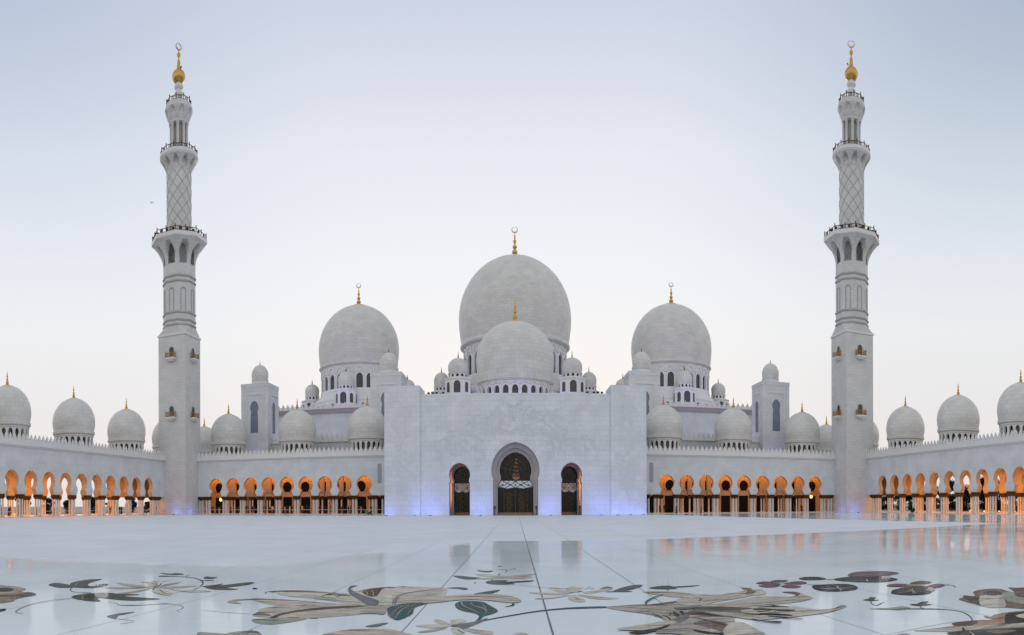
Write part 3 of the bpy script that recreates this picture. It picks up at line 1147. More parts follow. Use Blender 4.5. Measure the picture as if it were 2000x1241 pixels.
def door(c, big):
    """stepped marble reveal, glazing, white mosaic band and bronze lattice"""
    if big:
        o0 = big_o
        i0 = [(-3.1, 0)] + keyhole(2.75, 7.75, 10.9, 2.55, 6.2, 2.75, 6.1, 14) + [(3.1, 0)]
        i0[1] = (-3.1, 5.0)
        i0[-2] = (3.1, 5.0)
        mid = [(a[0] * 0.45 + b_[0] * 0.55, a[1] * 0.45 + b_[1] * 0.55) for a, b_ in zip(o0, i0)]
        y1, y2, y3 = YF + 1.0, YF + 1.9, YF + 2.6
    else:
        o0 = small_door(c)
        i0 = [(c - 1.42, 0)] + keyhole(1.52, 6.95, 8.65, 1.34, 5.7, 1.42, 5.6, 12, c=c) + [(c + 1.42, 0)]
        mid = [(c + (u - c) * 0.98, z * 0.995) for u, z in o0]
        y1, y2, y3 = YF + 1.0, YF + 4.6, YF + 5.9
    b = MB()
    reveal(b, o0, mid, y1, y1 + 0.15)
    reveal(b, mid, mid, y1 + 0.15, y2)
    reveal(b, mid, i0, y2, y2 + 0.12)
    reveal(b, i0, i0, y2 + 0.12, y3)
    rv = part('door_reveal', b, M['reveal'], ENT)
    b = MB()
    b.prism(i0, WFR(y3 - 0.3, 0.03))
    dg = part('glass_door', b, M['door_glass'], ENT)
    # mosaic band
    hw = 3.06 if big else 1.40
    zb0, zb1 = (4.55, 5.95) if big else (4.0, 5.65)
    b = MB()
    top = [(-hw * 0.82, zb1), (hw * 0.82, zb1)] if big else [(-hw * 0.93, zb1), (hw * 0.93, zb1)]
    low = [(hw, zb0 + 0.35), (hw * 0.5, zb0), (0, zb0 + 0.22), (-hw * 0.5, zb0), (-hw, zb0 + 0.35)]
    b.prism([(c + u, z) for u, z in top + low], WFR(y3 - 0.37, 0.05))
    part('mosaic_band', b, M['mosaic'], dg)
    b = MB()
    yy = y3 - 0.40
    zc = (zb0 + zb1) / 2

    def ln(pts, r=0.05):
        b.tube([(c + u, yy, z) for u, z in pts], r, 5)
    if big:
        for s_ in (-1, 1):
            ln([(s_ * -0.2, zb1), (s_ * 0.75, zc + 0.1), (s_ * 1.9, zb0 + 0.1)])
            ln([(s_ * 2.2, zb1 - 0.05), (s_ * 1.3, zc + 0.25), (s_ * 0.1, zb0 + 0.25)])
            ln([(s_ * 1.0, zb1), (s_ * 1.8, zc), (s_ * 2.9, zb0 + 0.45)])
            ln([(s_ * 2.9, zb0 + 0.4), (s_ * 1.5, zb0 + 0.02), (0, zb0 + 0.22)])
            ln([(s_ * 3.1, 0), (s_ * 3.1, 5.0), (s_ * 2.55, 6.1)], 0.07)
    else:
        for s_ in (-1, 1):
            ln([(0, zb1), (s_ * 0.62, zc), (0, zb0 + 0.22)])
            ln([(s_ * 1.3, zc + 0.2), (s_ * 0.62, zc), (s_ * 1.3, zc - 0.5)])
            ln([(s_ * 0.62, zb1), (s_ * 0.9, zc + 0.35), (s_ * 1.35, zc + 0.55)])
            ln([(s_ * 1.41, 0), (s_ * 1.41, 5.6)], 0.06)
    # rosettes inlaid in the band
    for u in ([-2.2, -0.95, 0, 0.95, 2.2] if big else [0, -0.95, 0.95]):
        for k in range(3):
            a = PI * k / 3
            ln([(u - 0.2 * cos(a), zc - 0.2 * sin(a)), (u + 0.2 * cos(a), zc + 0.2 * sin(a))], 0.03)
    part('band_leading', b, M['blackmetal'], dg)
    b = MB()
    if big:
        ln_ = lambda pts, r=0.035: b.tube([(c + u, y3 - 0.36, z) for u, z in pts], r, 4)
        for u in (-2.0, -0.02, 2.0):
            ln_([(u, 0.1), (u, 4.5)], 0.05)
        for u in (-1.1, 1.1):
            for z in (0.8, 1.7, 2.6, 3.5):
                ln_([(u + 0.5 * cos(q), z + 0.45 * sin(q)) for q in [2 * PI * s / 12 for s in range(13)]])
                ln_([(u + 0.22 * cos(q), z + 0.2 * sin(q)) for q in [2 * PI * s / 8 for s in range(9)]])
        for k in range(7):
            a = PI * (k + 0.5) / 7
            ln_([(0, 7.7), (2.6 * cos(a), 7.7 + 2.9 * sin(a))], 0.03)
        for r in (0.9, 1.8):
            ln_([(r * cos(q), 7.7 + r * 1.05 * sin(q)) for q in [2 * PI * s / 24 for s in range(25)]], 0.03)
    else:
        ln_ = lambda pts, r=0.035: b.tube([(c + u, y3 - 0.36, z) for u, z in pts], r, 4)
        ln_([(0, 0.1), (0, 4.1)], 0.045)
        for z in (0.9, 1.9, 2.9):
            ln_([(0.42 * cos(q), z + 0.42 * sin(q)) for q in [2 * PI * s / 12 for s in range(13)]])
        for k in range(5):
            a = 2 * PI * k / 5 + 0.3
            ln_([(0, 7.1), (1.35 * cos(a), 7.1 + 1.35 * sin(a))], 0.03)
    b.box(c - (3.0 if big else 1.3), c + (3.0 if big else 1.3), y3 - 0.42, y3 - 0.33, 0.02, 0.45)
    part('door_lattice', b, simple('door_bronze', (0.22, 0.15, 0.075), 0.4, metal=0.5, var=0.3), dg)
    return rv


door(0, True)
door(-DX, False)
door(DX, False)
for sx in (-1, 1):
    area('doorway_lamp', (sx * (DX - 1.25), YF + 2.8, 4.5), (0, -sx * PI / 2, 0), 5.0, 0.5, 100, (1.0, 0.36, 0.10)).data.spread = math.radians(70)
# free standing black door posts
for i, (x, y) in enumerate(((-3.55, YF + 0.5), (3.55, YF + 0.5), (DX + 1.45, YF + 0.6))):
    b = MB()
    b.lathe([(0.2, 0.0), (0.2, 0.05), (0.05, 0.08), (0.05, 0.95), (0.09, 0.97), (0.09, 1.15), (0.01, 1.2)], 10, x, y)
    b.box(x - 0.16, x + 0.16, y - 0.03, y + 0.03, 1.15, 1.6)
    o = part('sign_post', b, M['blackmetal'])
    tag(o, ('thin black post at the left jamb of the central doorway', 'thin black post at the right jamb of the central doorway', 'thin black post inside the right hand small doorway')[i], 'post')
# small dark round lamps along the top edge of the front wall
rl = MB()
rl.lathe([(0.02, 0.0), (0.1, 0.02), (0.1, 0.08), (0.2, 0.14), (0.24, 0.26), (0.2, 0.38), (0.01, 0.46)], 10)
RL_ME = rl.mesh('roof_lamp', [M['blackmetal']])
for sx, side in ((-1, 'left'), (1, 'right')):
    for x in (14.9, 14.15, 13.5, 12.4):
        o = bpy.data.objects.new('roof_lamp', RL_ME)
        C.objects.link(o)
        o.location = (sx * x, YF + 0.5, 20.85)
        tag(o, 'tiny dark round lamp on the top edge of the entrance wall at its %s end' % side, 'lamp', group='roof lamps at the %s end of the entrance wall' % side)
# carved flowers on the wall
rnd = random.Random(11)


def relief(y, region, nfl, nst):
    b = MB()
    cnt = [0]

    def fn(u, z, d):
        return (u, y - 0.012 - 0.00002 * cnt[0] + (0.3 * d), z) if d == 0 else (u, y + 0.02, z)

    def blocked(px, pz):
        return (abs(px) < 5.3 and pz < 13.7) or (abs(abs(px) - DX) < 2.9 and pz < 10.3)

    def petal(cx, cz, a, ln, wd):
        if blocked(cx, cz):
            return
        pts = []
        for k in range(8):
            q = 2 * PI * k / 8
            u, v = ln / 2 + ln / 2 * cos(q), wd / 2 * sin(q)
            pts.append((cx + u * cos(a) - v * sin(a), cz + u * sin(a) + v * cos(a)))
        cnt[0] += 1
        b.prism(pts, fn, back=False)
    for _ in range(nfl):
        x, z = region()
        s = rnd.uniform(0.22, 0.55)
        a0 = rnd.uniform(0, 6)
        for k in range(rnd.choice((4, 5, 6))):
            petal(x, z, a0 + 2 * PI * k / 5, s, s * 0.5)
    for _ in range(nst):
        x, z = region()
        a, cv = rnd.uniform(0, 6.28), rnd.uniform(-0.5, 0.5)
        L = []
        for k in range(9):
            L.append((x, z))
            x += 0.28 * cos(a)
            z += 0.28 * sin(a)
            a += cv
        for k in range(8):
            (x0, z0), (x1, z1) = L[k], L[k + 1]
            nx, nz = -(z1 - z0), (x1 - x0)
            q = 0.045 / max(1e-4, math.hypot(nx, nz))
            if blocked(x0, z0) or blocked(x1, z1):
                continue
            cnt[0] += 1
            b.prism([(x0 + nx * q, z0 + nz * q), (x1 + nx * q, z1 + nz * q), (x1 - nx * q, z1 - nz * q), (x0 - nx * q, z0 - nz * q)], fn, back=False)
            if k % 3 == 1:
                petal(x0, z0, a + rnd.choice((-1, 1)) * 1.2, 0.42, 0.17)
    return b


def reg_centre():
    while True:
        x, z = rnd.uniform(-13.5, 13.5), rnd.uniform(6.5, 18.6)
        if z > 18.8 - 0.035 * x * x or z < 10.2 - 0.02 * abs(x):
            if not (5.2 < abs(x) < 13.4 and 9.3 < z < 10.5):
                continue
        if abs(x) < 4.9 and z < 13.2:
            continue
        if abs(abs(x) - DX) < 2.5 and z < 9.8:
            continue
        if z < 9.8 and rnd.random() < 0.6:
            continue
        return x, z


part('carved_relief', relief(YF, reg_centre, 210, 150), M['relief'], ENT)
for sx in (-1, 1):
    def reg_pyl():
        z = rnd.uniform(3.6, 19.6)
        w_ = (0.55 + 0.6 * abs(sin(z * 0.55))) * (1 if z < 15 else 0.6)
        return sx * 19.45 + rnd.uniform(-w_, w_), z
    part('carved_relief', relief(YF - 0.3, reg_pyl, 46, 34), M['relief'], ENT)


def big_dome(root, cx, cy, rb, rm, zb, zw, zt, rd, z0, zwin0, zwin1, zcor, fin, nwin=24, name='dome'):
    """egg dome on an arcaded drum; returns the dome part"""
    b = MB()
    b.lathe([(rd, zcor - 0.1), (rb + 0.25, zcor + 0.25), (rb + 0.35, (zcor + zb) / 2), (rb + 0.15, zb - 0.1), (rb, zb)], 72, cx, cy)
    b.lathe(egg(rb, rm, zb, zw, zt, 34), 72, cx, cy)
    d = part(name, b, M['dome'], root)
    b = MB()
    st = 2 * PI / nwin
    W_ = 0.325 * st
    zh = (zwin1 - zwin0)
    for i in range(nwin):
        c = i * st
        op = [(c + u / 0.5 * W_, z) for u, z in archline(0.5, zwin0, zwin1 - 0.3 * zh, zwin1, 8)]
        b.prism(notched(c - st / 2, c + st / 2, zwin0, zwin1 + 0.35, [op]), cyl(cx, cy, rd, 0.6))
        # raised pointed blind arch above the window
        zt2 = zcor - 0.15
        zs = zwin1 + 0.1
        o_ = [(c + u / 0.5 * 0.44 * st, z) for u, z in archline(0.5, zs, zs + 0.1, zt2, 7)]
        i_ = [(c + u / 0.5 * 0.31 * st, z) for u, z in archline(0.5, zs, zs + 0.05, zt2 - (zt2 - zs) * 0.28, 7)]
        for k in range(len(o_) - 1):
            b.prism([o_[k], o_[k + 1], i_[k + 1], i_[k]], cyl(cx, cy, rd + 0.22, 0.3), back=False)
        b.prism([(c + st / 2 - 0.05 * st, zwin0), (c + st / 2 + 0.05 * st, zwin0), (c + st / 2 + 0.05 * st, zs), (c + st / 2 - 0.05 * st, zs)], cyl(cx, cy, rd + 0.15, 0.2), back=False)
    b.lathe([(rd + 0.3, z0), (rd + 0.3, zwin0 - 0.25), (rd + 0.12, zwin0), (rd - 0.6, zwin0)], 72, cx, cy)
    b.lathe([(rd, zwin1 + 0.35), (rd, zcor)], 72, cx, cy)
    part('drum', b, M['plain'], d)
    for i in range(nwin):
        c = i * st
        if cos(c) < -0.3:
            continue
        b = MB()
        b.prism([(c - W_ * 1.05, zwin0 - 0.05), (c + W_ * 1.05, zwin0 - 0.05), (c + W_ * 1.05, zwin1 + 0.05), (c - W_ * 1.05, zwin1 + 0.05)], cyl(cx, cy, rd - 0.5, 0.15))
        part('window', b, M['glass'], d)
    h, r, disc, cr = fin
    me = finial_mb(h, r, disc)
    me.v = [(x + cx, y + cy, z + zt - 0.05 * (1 if disc < 1 else disc * 0.35)) for x, y, z in me.v]
    fo = part('finial', me, M['gold'], d)
    if cr:
        b = MB()
        crescent(b, 0, cr, 0.0, 0.10, 0)
        b.v = [(x + cx, y + cy, z + zt + h + cr * 0.75) for x, y, z in b.v]
        part('crescent', b, M['steel'], fo)
    return d


big_dome(ENT, 0, 124, 7.2, 7.6, 25.55, 29.9, 37.5, 6.95, 20.4, 21.2, 24.1, 25.0, (4.6, 0.42, 1.35, 0), name='front_dome')

# ------------------------------------------------------------------ prayer hall
HALL = thing('prayer_hall', 'great white prayer hall behind the entrance block with three huge egg domes', 'mosque hall', (0, 150, 0))
b = MB()
b.box(-60, 60, 150, 214, 0, 24.6)
part('main_wall', b, M['plaster'], HALL)
b = MB()
b.box(-60.4, 60.4, 149.6, 214, 24.6, 25.6)
part('cornice', b, M['mauve'], HALL)
b = MB()
b.box(-60.5, 60.5, 149.5, 214, 25.603, 26.0)
merlons(b, frame((0, 149.55, 0), (1, 0, 0), (0, 1, 0), 0.22), -60.4, 60.4, 26.0, 1.25, 1.15)
part('parapet', b, M['plain'], HALL)
for sx in (-1, 1):
    b = MB()
    b.box(min(sx * 24, sx * 66), max(sx * 24, sx * 66), 136.2, 149.5, 0, 16.0)
    part('lower_wall', b, M['plaster'], HALL)
    b = MB()
    merlons(b, frame((0, 136.0, 0), (1, 0, 0), (0, 1, 0), 0.2), min(sx * 66, sx * 24), max(sx * 66, sx * 24), 16.3, 1.15, 1.55)
    b.box(min(sx * 66, sx * 24), max(sx * 66, sx * 24), 135.9, 149.5, 16.003, 16.3)
    part('lower_parapet', b, M['plain'], HALL)


def small_dome(root, cx, cy, R, zb, zt, z_floor, wall_r, sides=8):
    b = MB()
    b.lathe([(R * 0.9, zb - 0.15), (R * 1.02, zb - 0.1), (R * 1.02, zb + 0.1), (R * 0.92, zb + 0.15)], 28, cx, cy)
    b.lathe(egg(R * 0.92, R, zb + 0.15, zb + 0.4 * (zt - zb), zt, 16), 28, cx, cy)
    d = part('small_dome', b, M['dome'], root)
    b = MB()
    n = 12
    st = 2 * PI / n
    for i in range(n):
        c = i * st
        op = [(c + u / 0.5 * 0.28 * st, z) for u, z in archline(0.5, zb - 1.05, zb - 0.6, zb - 0.3, 4)]
        b.prism(notched(c - st / 2, c + st / 2, zb - 1.05, zb - 0.12, [op]), cyl(cx, cy, R * 0.96, 0.25))
    b.lathe([(R * 1.05, zb - 1.4), (R * 1.05, zb - 1.05), (R * 0.7, zb - 1.05)], 28, cx, cy)
    part('drum', b, M['plain'], d)
    b = MB()
    b.lathe([(R * 0.72, zb - 1.1), (R * 0.72, zb)], 20, cx, cy)
    part('window_band', b, M['glass'], d)
    me = finial_mb(R * 0.75, 0.16, 0.3)
    me.v = [(x + cx, y + cy, z + zt - 0.03) for x, y, z in me.v]
    part('finial', me, M['bronze'], d)
    # tower that carries it
    b = MB()
    ring_prism(b, [(cx + wall_r * cos(PI / 8 + PI / 4 * k), cy + wall_r * sin(PI / 8 + PI / 4 * k)) for k in range(8)], z_floor, zb - 1.4)
    ring_prism(b, [(cx + (wall_r + 0.2) * cos(PI / 8 + PI / 4 * k), cy + (wall_r + 0.2) * sin(PI / 8 + PI / 4 * k)) for k in range(8)], zb - 1.75, zb - 1.42)
    t = part('turret_wall', b, M['plain'], root)
    ap = wall_r * cos(PI / 8)
    for k in range(8):
        a = PI / 4 * k
        if sin(a) > 0.3:
            continue
        fn = frame((cx + (ap + 0.03) * cos(a), cy + (ap + 0.03) * sin(a), 0), (-sin(a), cos(a), 0), (cos(a), sin(a), 0), 0.04)
        zz0, zz1 = zb - 5.3, zb - 2.2
        if abs(sin(a) + 1) < 0.01:
            pl = archline(0.85, zz0, zz1 - 1.0, zz1, 6)
        else:
            pl = archline(0.5, zz0 + 0.2, zz1 - 0.9, zz1 - 0.3, 6)
        b = MB()
        b.prism(pl, fn)
        part('window', b, M['glass'], t)


def podium(cx, cy, r, z0, z1, rd, zd):
    b = MB()
    b.lathe([(r, z0), (r, z1 - 0.4), (r + 0.2, z1 - 0.35), (r + 0.2, z1), (r - 0.2, z1 + 0.05), (rd + 0.3, zd)], 48, cx, cy)
    p = part('podium', b, M['plain'], HALL)
    for k in range(28):
        a = 2 * PI * (k + 0.5) / 28
        if cos(a) < -0.2:
            continue
        b = MB()
        b.prism([(a + u / r, z) for u, z in archline(0.55, z0 + 1.6, z1 - 1.9, z1 - 1.2, 5)], cyl(cx, cy, r + 0.06, 0.08))
        part('window', b, M['glass'], p)


big_dome(HALL, 0, 180, 15.2, 15.9, 46.9, 54.0, 71.9, 14.4, 33.0, 37.2, 43.0, 45.6, (7.2, 0.78, 2.7, 0.9), name='central_dome')
podium(0, 180, 17.5, 26, 32.0, 14.4, 34.0)
for k in range(8):
    a = PI / 4 * k
    cx, cy = 21 * sin(a), 180 - 21 * cos(a)
    if k in (0, 3, 4, 5):
        continue
    if k in (2, 6):
        small_dome(HALL, cx, cy, 2.18, 35.4, 39.7, 26, 3.0)
    else:
        small_dome(HALL, cx, cy, 2.68, 36.0, 40.2, 26, 3.6)
for sx in (-1, 1):
    cx = sx * 45.2
    big_dome(HALL, cx, 180, 11.3, 11.75, 41.8, 47.0, 60.1, 10.9, 32.0, 34.3, 38.4, 40.9, (5.4, 0.62, 2.1, 0.72), name='side_dome')
    podium(cx, 180, 13.4, 26, 31.0, 10.9, 33.2)
    for dx, dy in ((0, -14.4), (-14.4, 0), (14.4, 0)):
        small_dome(HALL, cx + dx, 180 + dy, 2.15, 34.3, 38.0, 26, 3.1)

# ------------------------------------------------------------------ square turrets


def build_turret(label, loc, w_=3.35):
    R = thing('turret', label, 'turret', loc, group='square turrets on the roof')
    P = lambda n, mb, m, p=R: part(n, mb, m, p, world=False)
    b = MB()
    b.box(-w_, w_, -w_, w_, 10, 29.2)
    b.box(-w_ - 0.06, w_ + 0.06, -w_ - 0.06, w_ + 0.06, 29.203, 30.0)
    P('tower_wall', b, M['wall'])
    for (ox, oy, ux, uy) in ((0, -1, 1, 0), (1, 0, 0, 1), (-1, 0, 0, -1)):
        fn = frame((ox * w_, oy * w_, 0), (ux, uy, 0), (ox, oy, 0), 0.12)
        b = MB()
        # raised flat frame round a recessed looking panel
        b.prism([(-2.1, 27.3), (2.1, 27.3), (2.1, 27.55), (-2.1, 27.55)], fn)
        b.prism([(-2.1, 17.2), (-1.9, 17.2), (-1.9, 27.3), (-2.1, 27.3)], fn)
        b.prism([(1.9, 17.2), (2.1, 17.2), (2.1, 27.3), (1.9, 27.3)], fn)
        P('panel_frame', b, M['plain'])
        key = keyhole(1.05, 24.3, 25.9, 0.86, 22.9, 0.95, 22.7, 9)
        key = [(-0.95, 18.6)] + key + [(0.95, 18.6)]
        out_ = [(u * 1.16, z + (0.15 if z > 22 else 0)) for u, z in key]
        b = MB()
        for k in range(len(key) - 1):
            b.prism([out_[k], out_[k + 1], key[k + 1], key[k]], fn)
        fr = P('window_frame', b, M['plain'])
        b = MB()
        b.prism(key, frame((ox * (w_ + 0.01), oy * (w_ + 0.01), 0), (ux, uy, 0), (ox, oy, 0), 0.03))
        P('pane', b, M['niche'], fr)
    b = MB()
    b.lathe([(2.15, 30.0), (2.15, 30.35), (1.95, 30.4), (1.95, 30.9)], 28)
    P('drum', b, M['plain'])
    b = MB()
    b.lathe([(1.8, 30.9), (2.02, 30.95), (2.02, 31.15), (1.85, 31.2)], 28)
    b.lathe(egg(1.85, 2.0, 31.2, 32.3, 34.9, 16), 28)
    d = P('small_dome', b, M['dome'])
    f = finial_mb(1.0, 0.12, 0.2)
    f.v = [(x, y, z + 34.85) for x, y, z in f.v]
    P('finial', f, M['bronze'], d)
    return R


TY = 137.4
t0 = build_turret('square white turret with a small dome, nearest to the left minaret', (-58.4, TY, 0))
for lab, x in (('square white turret with a small dome, just left of the entrance block', -27.2), ('square white turret with a small dome, just right of the entrance block', 27.2),
               ('square white turret with a small dome, nearest to the right minaret', 58.4)):
    t = copy_tree(t0)
    t.location = (x, TY if abs(x) > 40 else TY - 2.5, 0)
    t['label'] = lab

# ------------------------------------------------------------------ blue floodlighting
up = MB()
up.box(-0.22, 0.22, -0.13, 0.13, 0.0, 0.12)
up.box(-0.17, 0.17, -0.09, 0.09, 0.12, 0.16, mi=1)
UP_ME = up.mesh('uplight', [M['blackmetal'], M['bluelamp']])


def uplight(x, y, power, label, ang=0.5, size=0.5, az_=0.0, col=BLUE):
    o = bpy.data.objects.new('uplight', UP_ME)
    C.objects.link(o)
    o.location = (x, y, 0.001)
    o.rotation_euler = (0, 0, az_)
    tag(o, label, 'uplight', group='blue uplights along the foot of the walls')
    l = area('blue_lamp', (x, y, 0.2), (PI - ang, 0, 0), size, 0.2, power, col)
    l.rotation_euler = Matrix.Rotation(az_, 3, 'Z').to_euler() if False else (PI - ang, 0, az_)


for x, lab in ((-21.9, 'blue uplight at the left foot of the left entrance pylon'), (-17.0, 'blue uplight at the right foot of the left entrance pylon'),
               (17.2, 'blue uplight at the left foot of the right entrance pylon'), (19.4, 'blue uplight at the middle foot of the right entrance pylon'), (21.6, 'blue uplight at the right foot of the right entrance pylon')):
    uplight(x, YF - 1.9, 24, lab, 0.75, 1.0)
for x, lab in ((-14.2, 'blue uplight beside the left small doorway, near the left pylon'), (-5.8, 'blue uplight between the left small doorway and the central doorway'),
               (5.8, 'blue uplight between the central doorway and the right small doorway'), (14.2, 'blue uplight beside the right small doorway, near the right pylon')):
    uplight(x, YF - 2.8, 85, lab, 0.5, 2.6)
for sx, side in ((-1, 'left'), (1, 'right')):
    uplight(sx * 68.2, YM - 3.3 - 1.5, 22, 'blue uplight at the front foot of the %s minaret' % side, 0.8, 0.9)
    uplight(sx * (XM - 3.3 - 1.4), YM - 1.6, 20, 'blue uplight at the inner side foot of the %s minaret' % side, 0.8, 0.9, sx * -PI / 2)
# violet floodlighting hidden behind the parapets
for sx in (-1, 1):
    area('violet_lamp', (sx * 45, 152.5, 26.4), (PI - 0.9, 0, 0), 24, 0.4, 500, VIOLET)
    area('violet_lamp', (sx * 43, 139.0, 16.6), (PI - 0.35, 0, 0), 30, 0.4, 200, VIOLET)
    area('violet_lamp', (sx * 58.4, TY - 5.0, 12.7), (PI - 0.45, 0, 0), 5, 0.4, 22, VIOLET)
area('violet_lamp', (0, 114.6, 20.7), (PI - 0.55, 0, 0), 12, 0.4, 90, VIOLET)
area('violet_lamp', (0, 158, 26.4), (PI - 0.6, 0, 0), 30, 0.4, 420, VIOLET)

# ------------------------------------------------------------------ chandelier and lanterns
CH = thing('chandelier', 'glowing crystal chandelier behind the glass of the central doorway', 'chandelier', (0.1, YF + 5, 0))
b = MB()
b.tube([(0, 0, 13.6), (0, 0, 10.2)], 0.04, 6)
part('stem', b, M['bronze'], CH, world=False)
for z, r, n in ((9.9, 0.15, 6), (9.2, 0.22, 8), (8.6, 0.3, 8), (7.9, 0.38, 10), (7.2, 0.5, 12), (6.75, 0.62, 14)):
    b = MB()
    b.tube([(r * cos(2 * PI * k / 12), r * sin(2 * PI * k / 12), z) for k in range(13)], 0.03, 5)
    t = part('tier', b, M['gold'], CH, world=False)
    b = MB()
    b.lathe([(0.004, -0.12), (0.06, -0.03), (0.05, 0.06), (0.004, 0.12)], 6)
    cme = b.mesh('crystal', [M['crystal']])
    for k in range(n):
        a = 2 * PI * k / n
        inst(cme, 'crystal', t, (r * cos(a), r * sin(a), z + rnd.uniform(-0.12, 0.12)))
b = MB()
b.lathe([(0.003, 6.25), (0.35, 6.34), (0.55, 6.52), (0.4, 6.66)], 14)
part('bowl', b, M['crystal'], CH, world=False)

for i, (x, y, z, lab) in enumerate(((-62.2, YW + 3.2, 2.75, 'glowing lantern under the arch of the left wing nearest the minaret'), (62.4, YW + 3.2, 3.0, 'glowing lantern under the arch of the right wing nearest the minaret'))):
    t = thing('lantern', lab, 'lantern', (x, y, z))
    b = MB()
    b.lathe([(0.05, 0), (0.28, 0.12), (0.34, 0.45), (0.26, 0.75), (0.06, 0.9)], 8)
    part('lamp_glass', b, M['lamp'], t, world=False)
    b = MB()
    b.tube([(0, 0, 0.9), (0, 0, 8.3 - z)], 0.025, 5)
    b.lathe([(0.3, 0.72), (0.1, 0.92), (0.02, 1.05)], 8)
    part('chain', b, M['bronze'], t, world=False)

# small warm ground lamps at the outer edge of the side arcades
gl = MB()
gl.lathe([(0.22, 0.0), (0.22, 0.12), (0.16, 0.14)], 10)
gl.lathe([(0.16, 0.14), (0.16, 0.30), (0.01, 0.34)], 10, mi=1)
GL_ME = gl.mesh('ground_lamp', [M['bronze'], M['lamp']])
for i in range(9):
    o = bpy.data.objects.new('ground_lamp', GL_ME)
    C.objects.link(o)
    o.location = (XS + 15.2, 73.5 + 4.357 * i, 0.0)
    tag(o, 'small orange ground lamp on the far side of the right arcade', 'lamp', group='ground lamps behind the right arcade')
for i in range(2):
    o = bpy.data.objects.new('ground_lamp', GL_ME)
    C.objects.link(o)
    o.location = (-XS - 15.2, 86 + 7 * i, 0.0)
    tag(o, 'small orange ground lamp on the far side of the left arcade', 'lamp', group='ground lamps behind the left arcade')

# ------------------------------------------------------------------ belt barriers in front of the left arcades


def barrier(label, pts, n):
    R = thing('belt_barrier', label, 'barrier', (*pts[0], 0))
    b = MB()
    L = [Vector((*p, 0)) for p in pts]
    seg = [(L[i + 1] - L[i]).length for i in range(len(L) - 1)]
    tot = sum(seg)

    def at(s):
        for i, q in enumerate(seg):
            if s <= q or i == len(seg) - 1:
                return L[i] + (L[i + 1] - L[i]) * (s / q)
            s -= q
    ps = [at(tot * k / n) for k in range(n + 1)]
    po = MB()
    po.lathe([(0.17, 0), (0.17, 0.03), (0.03, 0.06), (0.03, 0.95), (0.05, 0.97), (0.05, 1.03), (0.005, 1.05)], 8)
    me = po.mesh('post', [M['steel']])
    for p in ps:
        inst(me, 'post', R, p - R.location)
    for k in range(n):
        a, c = ps[k], ps[k + 1]
        b.add([(a.x, a.y, 0.93), (c.x, c.y, 0.93), (c.x, c.y, 0.99), (a.x, a.y, 0.99)], [(0, 1, 2, 3)])
    part('belt', b, M['rope'], R)


barrier('grey belt barrier in front of the long left arcade', [(-70.2, 66), (-70.2, 113.0)], 15)
barrier('grey belt barrier in front of the left wing arcade and left minaret', [(-70.0, 113.6), (-65.4, 114.2), (-65.0, 119.4), (-24.5, 119.4)], 17)

# ------------------------------------------------------------------ people


def skin_mesh(name, verts, edges, rad, paint, mats, sub=1):
    me = bpy.data.meshes.new('tmp')
    bm = bmesh.new()
    lay = bm.verts.layers.skin.verify()
    vs = [bm.verts.new(v) for v in verts]
    for i, v in enumerate(vs):
        v[lay].radius = rad[i] if isinstance(rad[i], tuple) else (rad[i], rad[i])
        v[lay].use_root = (i == 0)
    for a, b_ in edges:
        bm.edges.new((vs[a], vs[b_]))
    bm.to_mesh(me)
    bm.free()
    o = bpy.data.objects.new('tmp', me)
    C.objects.link(o)
    o.modifiers.new('skin', 'SKIN').use_smooth_shade = True
    if sub:
        o.modifiers.new('sub', 'SUBSURF').levels = sub
    dg = bpy.context.evaluated_depsgraph_get()
    dg.update()
    m2 = bpy.data.meshes.new_from_object(o.evaluated_get(dg))
    m2.name = name
    bpy.data.objects.remove(o)
    m2.materials.clear()
    for m in mats:
        m2.materials.append(m)
    for p in m2.polygons:
        p.material_index = paint(p.center)
        p.use_smooth = True
    return m2


def hand(V, E, Rr, wrist, d, side):
    """palm with thumb and four fingers hanging from a wrist"""
    w0 = len(V)
    d = Vector(d).normalized()
    o = Vector(V[wrist])
    sx = Vector((0, 1, 0))
    V.append(tuple(o + d * 0.07)); Rr.append(0.03); E.append((wrist, w0))
    for k in range(4):
        off = sx * (0.026 - 0.017 * k)
        l = (0.075, 0.085, 0.08, 0.06)[k]
        i = len(V)
        V.append(tuple(o + d * 0.115 + off)); Rr.append(0.009)
        V.append(tuple(o + d * (0.115 + l * 0.8) + off + Vector((-side * 0.015, 0, 0)))); Rr.append(0.007)
        E.append((w0, i)); E.append((i, i + 1))
    i = len(V)
    V.append(tuple(o + d * 0.08 + sx * 0.05)); Rr.append(0.010)
    E.append((w0, i))


